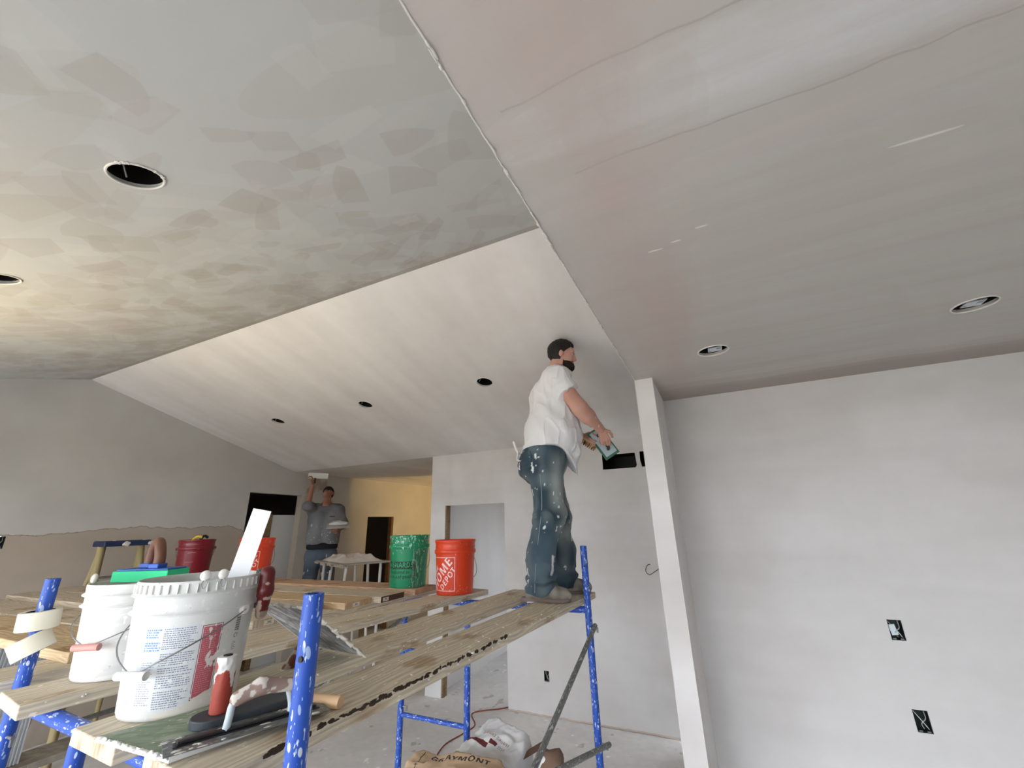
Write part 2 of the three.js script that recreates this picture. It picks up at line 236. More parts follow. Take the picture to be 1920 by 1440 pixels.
struct('wall_partition', b2(-3.385, -3.27, 0, Y0, -6.9, ZF - .0141), M.far, 'grey plaster partition seen through the doorway', 'wall');
struct('wall_back_room', [b2(-3.27, -.2, 0, Y0, -7.02, -6.9), slab(rect(-6.9, ZF - .115, 0, Y0), [rect(-6.35, -5.6, 1.2, 2.05)], .12, [-.36, 0, 0], [0, 0, 1], [0, 1, 0])], M.wall, 'plaster walls of the room behind the doorway', 'wall');
struct('wall_hall_end', [b2(-8.6, 0, 0, Y0, -10, -9.9), b2(-.36, -.24, 0, Y0, -9.9, -7.02)], M.wall, 'end walls of the hall beyond the partition', 'wall');
// left wall with the tall opening, the dark doorway and an outlet hole
const leftShape = [[-2.2, 0], [3.942, 0], [3.942, 2.389], [4.821, 2.38], [4.821, 0], [6.325, 0], [6.325, 2.048], [7.06, 2.05], [7.06, 0], [9.9, 0], [9.9, Y0], [4.625, Y0], [1.91, YR], [-ZB, Y0], [-2.2, Y0]];
struct('wall_left', slab(leftShape, [rect(1.6, 1.675, 1.755, 1.865)], .12, [XL, 0, 0], [0, 0, -1], [0, 1, 0]), M.left, 'long gable wall with a ragged line between grey and brown plaster', 'wall');
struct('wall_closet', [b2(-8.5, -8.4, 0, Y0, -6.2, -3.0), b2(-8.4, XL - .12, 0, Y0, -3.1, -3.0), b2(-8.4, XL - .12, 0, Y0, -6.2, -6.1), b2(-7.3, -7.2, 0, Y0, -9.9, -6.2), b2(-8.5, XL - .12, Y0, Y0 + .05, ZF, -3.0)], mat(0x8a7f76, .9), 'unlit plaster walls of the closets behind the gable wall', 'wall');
struct('trim_2', triUV(b2(XL - .1, XL - .02, 0, 2.05, -7.06, -7.02), 1), mat(0x8a5f38, .8, { map: rep(texWood, .8, 2) }), 'brown wooden jamb of the dark doorway in the hall', 'door jamb');
const panel = thing('door_slab', 'white door slab standing inside the tall opening by the ragged plaster line', 'door', [-6.36, 0, -4.885]);
obj('slab', rbox(.04, 2.08, .78, .004, 0, 1.04, 0), mat(0xe6e6e4, .55), panel); obj('stud_edge', triUV(box(.09, 2.09, .085, 0, 1.045, .43), 1), M.stud, panel);
// wall on the right with its return, and the walls behind the camera
struct('wall_right', slab(rect(-.251, 3.9, 0, Y0), [rect(.782, .848, 1.157, 1.262), rect(.782, .848, .722, .826)], .11, [0, 0, ZW], [1, 0, 0], [0, 1, 0]), M.right, 'smooth grey plaster wall with two open electrical boxes', 'wall');
const stub = structGroup('wall_return', 'narrow white wall end standing under the corner of the flat ceiling', 'wall');
obj('end_face', slab(rect(XS, -.251, 0, Y0), [], 1.85, [0, 0, -2.728], [1, 0, 0], [0, 1, 0]), M.wall, stub);
const W1 = rect(-5.6, -3.3, .3, 2.4), W2 = rect(-2.8, -.6, .08, 2.4), W3 = rect(.55, 1.85, 1.0, 2.35), ZX = 2.05;
struct('wall_rear', slab(rect(-4.0, -XL + .1, 0, Y0), [W1, W2, W3].map(w => w.map(([x, y]) => [-x, y]).reverse()), .16, [0, 0, ZX], [-1, 0, 0], [0, 1, 0]), M.wall, 'rear plaster wall with window openings behind the viewer', 'wall');
struct('wall_side', b2(3.9, 4.02, 0, Y0, ZW - .1, 2.2), M.wall, 'plaster side wall beside the flat ceiling', 'wall');
[[W1, ZX + .05], [W2, ZX + .05], [W3, ZX + .05]].forEach(([w, z], i) => { const [x0, x1, y0, y1] = [w[0][0], w[1][0], w[0][1], w[2][1]], o = structGroup('window_' + (i + 1), ['white framed window behind the viewer near the gable wall', 'tall white framed patio opening behind the viewer', 'white framed window behind the flat ceiling'][i], 'window');
  for (const g of [b2(x0, x1, y0, y0 + .05, z, z + .07), b2(x0, x1, y1 - .05, y1, z, z + .07), b2(x0, x0 + .05, y0 + .05, y1 - .05, z, z + .07), b2(x1 - .05, x1, y0 + .05, y1 - .05, z, z + .07), b2((x0 + x1) / 2 - .025, (x0 + x1) / 2 + .025, y0 + .05, y1 - .05, z, z + .07)]) obj('window_frame', g, M.white, o); });
struct('ground', b2(-40, 40, -.35, -.2, -40, 60), mat(0x9a9388, .95), 'bare ground outside the windows', 'ground');
// corner bead along the edge of the flat ceiling, down the wall end, with plaster burrs
{ const r = rng(21), pts = []; for (let z = 0.75; z > -2.73; z -= .018) pts.push(V(XS + (r() - .5) * .0024, Y0 - .001 + (r() - .5) * .002, z)); const parts = [tube(pts, .0027, 420, 5)];
  for (let i = 0; i < 70; i++) { const z = .3 - Math.pow(r(), .8) * 3.0; parts.push(lump(XS + (r() - .3) * .006, Y0 - .004, z, .0015 + r() * .003, .0015 + r() * .003, .004 + r() * .014, i, 1)); }
  const t = struct('trim_3', parts, M.bead, 'ragged white corner bead along the edge of the flat ceiling', 'trim'); }
struct('trim_4', [tube([[XS, 0, -2.728], [XS, 1.2, -2.729], [XS, Y0, -2.728]], .0028, 30, 6), tube([[-.251, 0, -2.728], [-.251, 1.3, -2.729], [-.251, Y0, -2.728]], .0025, 30, 6)], M.bead, 'white corner beads on the narrow wall end', 'trim');
{ const r = rng(8), run = (a, b) => { const pts = []; for (let x = a; x <= b; x += .04) pts.push(V(x, .004 + r() * .010, ZF + .002)); return tube(pts, .008, 120, 5); }; struct('baseboard_far', run(-2.31, XS), mat(0xcdbcae, .9), 'rough pinkish plaster edge along the foot of the far wall', 'plaster edge'); }

// recessed light housings
function canAt(p, dir, r, label, group, plate) {
  const t = thing('recessed_light_can', label, 'light can', [0, 0, 0], 0, group); t.position.copy(p); t.quaternion.setFromUnitVectors(V(0, 1, 0), dir);
  obj('can', [new THREE.CylinderGeometry(r + .006, r + .006, .16, 28, 1, true).translate(0, .085, 0), new THREE.CylinderGeometry(r + .006, r + .006, .004, 28).translate(0, .165, 0)], M.can, t);
  obj('rim', new THREE.TorusGeometry(r + .001, .0045, 6, 40).rotateX(PI / 2).translate(0, -.001, 0), M.bead, t);
  if (plate) { obj('driver_plate', rbox(r * .95, .006, r * .8, .002, .012, .018, -.03), mat(0xb9c2c8, .35, { metalness: .4 }), t);
    obj('sticker', box(r * .9, .001, r * .74, .012, .0142, -.03), mat(0xffffff, .5, { map: canvasTex(128, 64, (c, w, h) => { c.fillStyle = '#cfd6da'; c.fillRect(0, 0, w, h); c.fillStyle = '#20242a'; c.font = 'bold 20px sans-serif'; c.fillText('HC', 6, 56); for (let i = 0; i < 4; i++) c.fillRect(76, 8 + i * 6, 44, 3); }) }), t); }
  else { obj('spring_clip', tube([[-r * .8, .02, 0], [-r * .5, .06, .02], [-r * .65, .1, .03]], .004, 12, 5), M.wire, t); obj('socket_cap', new THREE.CylinderGeometry(.02, .02, .03, 16).translate(r * .5, .14, .02), M.black, t); }
  return t;
}
const nu = V(...NEAR).normalize(), fu = V(...FARV).normalize(), up = V(0, 1, 0), nN = V(0, nu.z, -nu.y), nF = V(0, fu.z, -fu.y);
nearHoles.forEach(([x, b], i) => canAt(V(x, YR, ZR).addScaledVector(nu, b), nN, .08, ['large dark light can with a torn paper rim in the streaked ceiling slope', 'dark light can without torn paper in the streaked ceiling slope'][i], 'light cans in the ceiling'));
farHoles.forEach(([x, b], i) => canAt(V(x, Y0, ZF).addScaledVector(fu, b), nF, .077, ['dark light can in the plain ceiling slope, nearest the gable wall', 'light can between two others in the plain ceiling slope', 'dark light can in the plain ceiling slope, nearest the person in white'][i], 'light cans in the ceiling'));
flatHoles.forEach(([x, z], i) => canAt(V(x, Y0, z), up, .077, ['light can with a stickered plate in the flat ceiling nearest the white wall end', 'light can with a stickered plate in the flat ceiling above the electrical boxes'][i], 'light cans in the ceiling', true));
// torn edge at the first can
{ const r = rng(3), c = V(-1.745, YR, ZR).addScaledVector(nu, 1.474), L = []; for (let i = 0; i < 16; i++) { const a = -.9 + r() * 2.2; L.push(lump(c.x + Math.cos(a) * .083, c.y + nu.y * Math.sin(a) * .083 - .003, c.z + nu.z * Math.sin(a) * .083, .008 * r() + .003, .003, .006 * r() + .003, i, 1)); } const o = struct('trim_5', L, M.bead, 'torn paper fringe on the rim of the large can hole', 'torn paper'); }
// electrical boxes
function elBox(p, w, h, axis, label, seed) {
  const t = thing('electrical_box', label, 'electrical box', p, axis), d = .06, m = mat(0x27302f, .4, { metalness: .5 });
  obj('box', [box(w, h, .002, 0, 0, -d), box(.002, h, d, -w / 2, 0, -d / 2), box(.002, h, d, w / 2, 0, -d / 2), box(w, .002, d, 0, h / 2, -d / 2), box(w, .002, d, 0, -h / 2, -d / 2)], m, t);
  const r = rng(seed); for (const s of [-1, 1]) obj('box_ear', box(w * .25, .008, .003, s * w * .28, -h * .47, -.003), M.wire, t);
  obj('wire', tube([[-w * .45, h * .45, -.03], [-w * .1, h * .1, -.008], [w * .2, -h * .2, -.006], [w * .42, -h * .42, -.025]], .0022, 20, 5), mat(0xe4e8e8, .4), t);
  obj('wire', tube([[w * .4, h * .42, -.04], [w * .3, .01, -.012], [-w * .05, -h * .12, -.01], [w * .1, -h * .42, -.03]], .0024, 20, 5), mat(0xb8bcbc, .5), t);
  if (seed % 2) obj('paper_scrap', rbox(w * .5, h * .55, .003, .001, -w * .18, h * .0, -.012).rotateZ(.15), mat(0xdfeaf0, .5), t);
  return t;
}
elBox([.815, 1.2095, ZW - .002], .062, .1, 0, 'upper open electrical box with a bright scrap inside on the grey wall', 5);
elBox([.815, .774, ZW - .002], .062, .1, 0, 'lower open electrical box with tangled wires on the grey wall', 6);
elBox([-1.865, .35, ZF - .002], .052, .092, 0, 'open outlet box low on the far wall behind the grey brace', 8);
elBox([XL - .002, 1.81, -1.6375], .071, .106, PI / 2, 'black outlet hole at the ragged plaster line of the gable wall', 4);
tag(obj('hanging_wire', tube([[-.575, 1.437, ZF + .02], [-.60, 1.40, ZF + .028], [-.66, 1.36, ZF + .03], [-.71, 1.335, ZF + .03], [-.74, 1.355, ZF + .025], [-.735, 1.40, ZF + .02], [-.71, 1.425, ZF + .012], [-.69, 1.42, ZF - .01]], .0035, 40, 6), mat(0x3a2f28, .6)), 'curled brown wire sticking out of the far wall', 'wire');

// ---------------------------------------------------------------- work lamps (warm)
function workLamp(pos, aim, power, label, tone, spread = 1.15) {
  const t = thing('work_lamp', label, 'work lamp', [pos[0], 0, pos[2]]), y = pos[1];
  for (let i = 0; i < 3; i++) { const a = i * 2 * PI / 3 + .4; obj('leg', cyl(V(0, Math.min(.55, y * .4), 0), V(Math.cos(a) * .38, .01, Math.sin(a) * .38), .011), M.dark, t); }
  obj('pole', cyl(V(0, .05, 0), V(0, y - .06, 0), .014), M.dark, t);
  const head = new THREE.Group(); head.name = 'lamp_head'; head.position.set(0, y, 0); const d = V(...aim).normalize(); head.quaternion.setFromUnitVectors(V(0, 0, 1), d); t.add(head);
  obj('housing', [rbox(.2, .15, .04, .008, 0, 0, -.05), box(.2, .01, .07, 0, .075, -.01), box(.2, .01, .07, 0, -.075, -.01), box(.01, .15, .07, -.1, 0, -.01), box(.01, .15, .07, .1, 0, -.01)], mat(0xd9a820, .5), head);
  obj('glass', rbox(.18, .13, .004, .002, 0, 0, -.005), mat(0xfff0d0, .3, { emissive: 0xffdfa0, emissiveIntensity: 4 }), head);
  const s = new THREE.SpotLight(tone, power, 0, spread, .8, 2); s.position.set(0, 0, .02); s.target.position.set(0, 0, 1); s.castShadow = true; s.shadow.radius = 3; head.add(s, s.target); return t;
}
workLamp([-1.5, 1.1, -7.75], [-1, .42, -.12], 30, 'halogen work lamp on a tripod in the hall behind the partition', 0xffd488, .66);
workLamp([-3.75, 1.75, .15], [.25, 1, -.35], 7.5, 'halogen work lamp on a tripod by the rear windows', 0xffeabc, 1.2);

// ---------------------------------------------------------------- scaffold
const HP = 1.38, FN = -.735, FZ = -2.84, XR = -.842, XM = -1.73, XE = -2.285;
function scaffoldFrame(z, zs, label, topR, topL) {               // welded ladder frame; zs: z of the three posts
  const t = thing('scaffold_ladder', label, 'scaffold', [0, 0, 0], 0), r = .0213, [zr, zm, ze] = zs;
  const post = (x, zz, top, n) => { obj(n, [cyl(V(x, .02, zz), V(x, top, zz), r, r, 20, true), new THREE.TorusGeometry(r - .002, .0022, 6, 24).rotateX(PI / 2).translate(x, top, zz), cyl(V(x, top - .09, zz), V(x, top - .085, zz), r - .001, r - .001, 16)], M.blue, t); };
  post(XR, zr, topR, 'post'); post(XE, ze, topL, 'post'); post(XM, zm, 1.30, 'ladder_post');
  obj('bearer', cyl(V(XR, 1.319, zr), V(XE, 1.319, ze), r), M.blue, t);
  for (const y of [.18, .58, .98]) obj('rung', cyl(V(XM, y, zm), V(XE, y, ze), .015), M.blue, t);
  obj('bottom_rail', cyl(V(XR, .2, zr), V(XM, .2, zm), .015), M.blue, t);
  for (const [x, zz, top] of [[XR, zr, topR], [XE, ze, topL]]) { for (const y of [1.22, .63]) obj('brace_stud', [cyl(V(x, y, zz), V(x + .055, y, zz), .006), box(.012, .028, .006, x + .05, y - .01, zz)], M.wire, t); obj('pin_hole', cyl(V(x + .006, top - .12, zz + r - .004), V(x + .006, top - .12, zz + r + .0008), .006), M.black, t); obj('foot_plate', box(.12, .012, .12, x, .006, zz), M.blue, t); }
  return t;
}
scaffoldFrame(FN, [-.727, -.75, -.783], 'blue paint-splattered scaffold frame under the plank ends with the white tubs', 1.713, 1.70);
scaffoldFrame(FZ, [FZ, FZ, FZ], 'blue paint-splattered scaffold frame under the planks by the worker in white', 1.695, 1.36);
function brace(a, b, label) { const t = thing('scaffold_brace', label, 'scaffold brace', [0, 0, 0], 0, 'crossed scaffold braces'), m = a.clone().add(b).multiplyScalar(.5); obj('angle_bar', cyl(a, b, .0135, .0135, 10), M.galv, t); for (const e of [a, b]) { const d = m.clone().sub(e).normalize(); obj('flat_end', cyl(e.clone().addScaledVector(d, -.03), e.clone().addScaledVector(d, .03), .015, .015, 8), M.galv, t); } return t; }
brace(V(XR + .03, 1.22, FZ), V(XR + .03, .63, -.73), 'galvanised brace falling from beside the standing worker towards the tubs');
brace(V(XR + .055, .63, FZ), V(XR + .055, 1.22, -.73), 'galvanised brace rising from low on the far post towards the tubs');
brace(V(XE + .03, 1.22, FZ), V(XE + .03, .63, -.79), 'galvanised brace under the cross boards falling towards the tubs');

// planks: one tone on every face, dusty blotches in the wood map; grain along the length
const WC = { treated: lin(0xeee4d0), grey: lin(0xe2d5c0), pine: lin(0xe4c8a2), red: lin(0xcfab8c), pale: lin(0xe6cca6) };
function plankGeo(L, w, h, seed, tone) {
  let g = new RoundedBoxGeometry(L, h, w, 2, .004); g = g.index ? g.toNonIndexed() : g; const p = g.attributes.position, n = g.attributes.normal, uv = g.attributes.uv;
  for (let i = 0; i < p.count; i += 3) { const ax = Math.abs(n.getX(i) + n.getX(i + 1) + n.getX(i + 2)), ay = Math.abs(n.getY(i) + n.getY(i + 1) + n.getY(i + 2)), az = Math.abs(n.getZ(i) + n.getZ(i + 1) + n.getZ(i + 2)); for (let k = i; k < i + 3; k++) { const x = p.getX(k), y = p.getY(k), z = p.getZ(k); ax > ay && ax > az ? uv.setXY(k, y * .9 + seed * .13, z * 3.4) : ay > az ? uv.setXY(k, x * .8 + seed * .37, z * 2 + seed * .21) : uv.setXY(k, x * .8 + seed * .19, y * 2.4 + seed * .41); } }
  return tint(g, tone);
}
function plank(x0, z0, x1, z1, w, y, seed, label, tone, group) {
  const L = Math.hypot(x1 - x0, z1 - z0), t = thing('scaffold_plank', label, 'plank', [(x0 + x1) / 2, y - .019, (z0 + z1) / 2], Math.atan2(-(z1 - z0), x1 - x0), group);
  obj('board', plankGeo(L, w, .038, seed, tone), M.wood, t); return t;
}
const A = plank(-1.129, -.66, -.985, -3.13, .242, HP, 1, 'treated plank with a dark mud-crusted edge under the worker in white', WC.treated);
const B = plank(-1.478, -.665, -1.372, -3.10, .236, HP, 2, 'treated plank carrying the printed white tub at its end', WC.treated);
const C = plank(-2.066, -.69, -1.79, -3.06, .238, HP, 3, 'treated plank carrying the plain white tub and the lone orange bucket', WC.treated);
const D = plank(-2.45, -.73, -2.235, -3.05, .24, HP, 4, 'treated plank lying under the ends of the cross boards', WC.treated);
{ // crust along the near edge of plank A, in the plank's own frame (x along, +z towards the open side)
  const r = rng(31), dk = [], wt = []; for (let i = 0; i < 110; i++) { const x = -1.1 + Math.pow(r(), 1.2) * 1.1; dk.push(lump(x, .010 + r() * .008, .1205, .004 + r() * .013, .002 + r() * .0055, .0015 + r() * .002, i, 1)); }
  for (let i = 0; i < 46; i++) { const x = -1.15 + r() * 2.2, e = r() < .5; wt.push(lump(x, e ? .017 - r() * .02 : .0195, e ? .121 : -.11 + r() * .22, .002 + r() * .006, .002 + r() * .002, .002 + r() * .005, i + 90, 1)); }
  const c1 = obj('mud_crust', dk, mat(0x382c22, .95), A), c2 = obj('plaster_crumbs', wt, M.bead, A); c1.userData.kind = c2.userData.kind = 'stuff';
  for (const [P, s, k] of [[B, 77, 40], [C, 99, 46]]) { const q = rng(s), L = []; for (let i = 0; i < k; i++) { const e = q() < .45; L.push(lump(-1.15 + q() * 2.3, e ? .018 - q() * .018 : .0195, e ? .119 : -.11 + q() * .22, .002 + q() * .007, .0015 + q() * .002, .002 + q() * .006, i + s, 1)); } obj('plaster_crumbs', L, M.bead, P).userData.kind = 'stuff'; }
}
// cross boards lying on the planks, running to the far wall side
const TB = HP + .038;
function crossBoard(zn, zf, xe, seed, label, tone, sticker, sealed, len = 3.05) {
  const t = thing('cross_board', label, 'board', [xe - len / 2, TB - .019, (zn + zf) / 2], 0, 'boards laid across the planks');
  obj('board', plankGeo(len, zn - zf, .038, seed, tone), M.wood, t);
  if (sealed) obj('end_seal', box(.0012, .034, zn - zf - .008, len / 2 + .0002, 0, 0), mat(0x4a382c, .8), t);
  if (sticker) obj('price_sticker', box(.001, .022, .055, len / 2 + .0014, -.001, (zn - zf) * sticker), mat(0xffffff, .6, { map: canvasTex(128, 64, (c, w, h) => { c.fillStyle = '#e6e0d4'; c.fillRect(0, 0, w, h); c.fillStyle = '#3a3530'; for (let i = 0; i < 12; i++) c.fillRect(40 + i * 4, 12, 1 + (i * 7 % 3), 28); c.fillRect(12, 46, 100, 3); }) }), t);
  return t;
}
const cb = [[-.925, -1.165, -2.375, 5, 'cross board with a pale cut end beside the plain white tub', WC.pale], [-1.195, -1.435, -2.29, 6, 'cross board between the pale-ended board and the stickered ones', WC.grey], [-1.55, -1.785, -2.205, 7, 'cross board with a stickered end behind the printed tub', WC.grey, .12], [-1.815, -2.045, -2.3, 8, 'cross board hidden between two stickered boards', WC.grey], [-2.08, -2.305, -2.135, 9, 'clean pine cross board with a white sticker on its end', WC.pine, .1], [-2.33, -2.565, -2.082, 10, 'cross board with a dark weathered end and white sticker', WC.grey, .3, true], [-2.66, -2.915, -2.062, 11, 'reddish cross board carrying the green bucket', WC.red]];
for (const c of cb) crossBoard(...c);
// support under the far ends of the cross boards
const tr = thing('trestle', 'wooden trestle holding up the far ends of the cross boards', 'trestle', [-4.9, 0, -1.95]);
obj('beam', triUV(box(.09, .14, 2.3, 0, HP - .07, 0), 1), M.stud, tr); for (const z of [-1, 1]) for (const s of [-1, 1]) obj('leg', cyl(V(s * .03, HP - .1, z * .95), V(s * .28, .0, z * 1.0), .03, .03, 6), M.stud, tr);
tag(obj('low_plank', triUV(box(.24, .038, 2.6, 0, 0, 0), .8).translate(-3.98, .58, -1.9), mat(0x9a948a, .9, { map: rep(texWood, 2, .4) })), 'grey plank lying low behind the blue frame', 'plank');
tag(obj('corrugated_panel', [box(.03, .68, .62, -3.93, .945, -1.12), ...Array.from({ length: 40 }, (_, i) => box(.006, .68, .006, -3.912, .945, -.82 - i * .0155))], mat(0xa9acb0, .8)), 'grey corrugated panel standing on the low grey plank', 'panel');
tag(obj('low_crate', triUV(box(.5, .55, .5, -3.98, .28, -2.6), 1), M.stud), 'wooden crate under the far end of the low grey plank', 'crate');
tag(obj('low_crate', triUV(box(.5, .55, .5, -3.98, .28, -1.0), 1), M.stud), 'wooden crate under the near end of the low grey plank', 'crate');

// ---------------------------------------------------------------- tubs and buckets
const lathe = (pts, seg = 64) => new THREE.LatheGeometry(pts.map(p => new THREE.Vector2(...p)), seg);
function vSpan(g, h) { const p = g.attributes.position, uv = g.attributes.uv; for (let i = 0; i < uv.count; i++) uv.setY(i, p.getY(i) / h); return g; }
function splat(c, w, h, r, n, col, lo = 1, hi = 9, drip = .3) { for (let i = 0; i < n; i++) { const s = lo + Math.pow(r(), 3) * (hi - lo); c.fillStyle = `rgba(${col},${.45 + r() * .5})`; const x = r() * w, y = r() * h; c.beginPath(); c.ellipse(x, y, s, s * (.5 + r() * .6), r() * 3, 0, 7); c.fill(); if (r() < drip) c.fillRect(x - s * .3, y, s * .6, s * (1 + r() * 4)); } }
const texTub = canvasTex(2048, 640, (c, w, h) => {               // u=1/6 faces the viewer; v up
  c.fillStyle = 'rgb(216,218,215)'; c.fillRect(0, 0, w, h); const r = rng(41), L = (x, y, n, len, dy, col, th = 5) => { c.fillStyle = col; for (let i = 0; i < n; i++) { let xx = x; const e = x + len * (.72 + r() * .28); while (xx < e) { const k = 3 + r() * 11; c.fillRect(xx, y + i * dy, Math.min(k, e - xx), th); xx += k + 2 + r() * 3; } } };
  c.fillStyle = 'rgba(206,216,232,.28)'; c.fillRect(60, 215, 335, 380);
  L(100, 225, 4, 90, 11, 'rgb(96,140,214)', 7); L(100, 285, 4, 95, 11, 'rgb(96,140,214)', 7); L(100, 375, 6, 80, 10, 'rgb(146,152,170)', 4); L(96, 460, 11, 84, 10, 'rgb(146,152,170)', 4);
  for (const [y, n] of [[225, 10], [340, 6], [405, 3], [440, 6], [510, 8]]) L(200, y, n, 178, 10, 'rgb(110,117,142)', 4);
  c.fillStyle = 'rgb(178,92,102)'; c.fillRect(398, 235, 96, 330); c.strokeStyle = 'rgb(120,40,60)'; c.lineWidth = 3; c.strokeRect(392, 228, 108, 344); L(404, 242, 31, 84, 10, 'rgb(225,150,150)', 3);
  c.fillStyle = '#222'; for (let i = 0; i < 18; i++) c.fillRect(590, 215 + i * 4, 34, 1 + (i * 5 % 3)); c.strokeStyle = '#333'; c.strokeRect(592, 400, 26, 70); c.font = '30px sans-serif'; c.fillText('C1', 590, 320); L(590, 340, 5, 30, 9, '#555', 3);
  c.fillStyle = 'rgba(222,219,210,.95)'; c.beginPath(); c.moveTo(215, 640); for (let i = 0; i <= 30; i++) c.lineTo(215 + i * 14, 610 - 90 * sm(i / 30) - r() * 8 - (i > 24 ? (i - 24) * 6 : 0)); c.lineTo(700, 640); c.fill();
  c.fillStyle = 'rgba(224,222,216,.9)'; for (let i = 0; i < 30; i++) { c.beginPath(); c.ellipse(440 + r() * 70, 370 + r() * 60, 6 + r() * 16, 3 + r() * 8, r() * 3, 0, 7); c.fill(); }
  splat(c, w, h, r, 700, '230,231,228', 1, 13, .35); splat(c, w, h, r, 120, '150,150,150', 1, 4, .2);
});
const texTub2 = canvasTex(1024, 512, (c, w, h) => { c.fillStyle = 'rgb(222,222,219)'; c.fillRect(0, 0, w, h); const r = rng(43); for (let i = 0; i < 160; i++) { c.fillStyle = `rgba(${r() < .5 ? '205,206,206' : '248,248,246'},.35)`; c.beginPath(); c.ellipse(r() * w, 90 + r() * h, 30 + r() * 90, 3 + r() * 9, -.25, 0, 7); c.fill(); } splat(c, w, h, r, 400, '250,250,248', 1, 12, .3); splat(c, w, h, r, 60, '190,190,188', 1, 8); });
function tub(name, label, pos, rb, rt, h, tex, ribs) {
  const t = thing(name, label, 'tub', pos), R = y => lerp(rb, rt, y / h), pr = [[0, 0], [rb - .012, 0], [rb - .003, .003], [rb, .012]], top = h - .001;
  for (const y of ribs) pr.push([R(y - .008), y - .008], [R(y) + .010, y - .003], [R(y) + .0105, y], [R(y) + .0015, y + .006]);
  pr.push([rt + .001, h - .004], [rt, h], [rt - .003, h], [rt - .004, h - .006], [rb - .004, .02], [0, .012]);
  obj('shell', vSpan(lathe(pr, 96), h), mat(0xffffff, .38, { map: tex }), t);
  return t;
}
const tub1 = tub('plaster_tub', 'white plaster tub printed with blue and red text, wire bail and white grip', [-1.518, HP, -.874], .141, .158, .338, texTub, [.255, .302]);
{ const h = .338; for (let i = 0; i < 44; i++) { const a = i / 44 * 2 * PI; obj('lid_rib', rbox(.0035, .024, .007, .0015, 0, 0, 0, 1).rotateY(a).translate(Math.sin(a) * .1605, h - .019, Math.cos(a) * .1605), M.plastic, tub1); }
  const bail = (T, C, r, a0, drop, grip, gm) => { const a = V(Math.sin(a0), 0, Math.cos(a0)), b = V(Math.sin(a0 - PI / 2), 0, Math.cos(a0 - PI / 2)), pts = []; for (let i = 0; i <= 24; i++) { const q = i / 24 * PI; pts.push(C.clone().addScaledVector(a, Math.cos(q) * r).addScaledVector(b, Math.sin(q) * (r + .012)).add(V(0, -drop * (1 - Math.abs(q - PI / 2) / (PI / 2)), 0))); } obj('bail_wire', tube(pts, .0021, 60, 6), M.wire, T); const m = C.clone().addScaledVector(b, r + .014).add(V(0, -drop, 0)); obj('bail_grip', cyl(m.clone().addScaledVector(a, -.042), m.clone().addScaledVector(a, .042), .011, .011, 16), gm, T); for (const s of [-1, 1]) obj('bail_ear', new THREE.CylinderGeometry(.013, .016, .014, 14).applyQuaternion(new THREE.Quaternion().setFromUnitVectors(V(0, 1, 0), a.clone().multiplyScalar(s))).translate(C.x + a.x * s * (r - .006), C.y, C.z + a.z * s * (r - .006)), gm, T); };
  bail(tub1, V(0, .243, 0), .163, 110 * PI / 180, .125, 1, M.white);
  for (const d of [62, 78]) { const a = d * PI / 180, x = Math.sin(a) * .158, z = Math.cos(a) * .158; obj('rim_knob', new THREE.SphereGeometry(.0125, 16, 12).scale(1.1, 1.15, .7).rotateY(a).translate(x, h + .012, z), mat(0xf3f1ea, .6), tub1); obj('knob_wire', tube([[x * 1.02, h + .004, z * 1.02], [x * 1.05 + .006, h - .008, z * 1.05 - .004], [x * 1.05, h - .022, z * 1.05], [x * 1.05 - .006, h - .008, z * 1.05 + .004], [x * 1.02, h + .003, z * 1.02]], .0011, 24, 5), M.wire, tub1); }
  obj('tub_contents', lathe([[0, .16], [.146, .165]], 40), mat(0xdad7d0, .7), tub1);
  const tub2 = tub('plaster_tub', 'plain whitewashed plaster tub with a broken red bail grip', [-2.064, HP, -.962], .133, .150, .302, texTub2, [.232, .268]);
  bail(tub2, V(0, .215, 0), .155, 118 * PI / 180, .1, 1, mat(0xd79a92, .5)); obj('tub_contents', lathe([[0, .2], [.14, .205]], 40), mat(0xd6d2c8, .8), tub2);
  const k = -40 * PI / 180; obj('rim_knob', new THREE.SphereGeometry(.013, 16, 12).scale(1, 1.4, .8).translate(Math.sin(k) * .142, .316, Math.cos(k) * .142), mat(0xdedad0, .7), tub2);
}
// pails: one profile, three prints
function pail(label, pos, turn, tex, group, extra) {
  const t = thing('bucket', label, 'bucket', pos, turn, group), h = .366, pr = [[0, .004], [.125, .002], [.131, .0], [.133, .006]], R = y => .133 + .0155 * y / h;
  pr.push([R(.27), .27], [R(.27) + .009, .274], [R(.28) + .009, .296], [R(.3) + .001, .3], [R(.315), .314], [R(.315) + .004, .317], [R(.32), .322], [R(.345), .345], [.1515, .348], [.153, .362], [.151, h], [.147, h], [.144, .355], [.129, .02], [0, .016]);
  obj('shell', vSpan(lathe(pr, 72), h), mat(0xffffff, .35, { map: tex }), t);
  const a = V(1, 0, 0), pts = []; for (let i = 0; i <= 20; i++) { const q = i / 20 * PI; pts.push(V(-.166 * Math.sin(q), .285 - .2 * Math.sin(q), Math.cos(q) * .157)); } obj('bail_wire', tube(pts, .002, 50, 6), M.wire, t);
  for (const s of [-1, 1]) obj('bail_ear', new THREE.CylinderGeometry(.011, .013, .012, 14).rotateX(PI / 2).translate(0, .285, s * .155), mat(extra, .4), t);
  obj('bail_grip', cyl(V(-.168, .085, -.045), V(-.168, .085, .045), .008), M.plastic, t);
  return t;
}
const wrap = (draw) => canvasTex(2048, 800, draw);
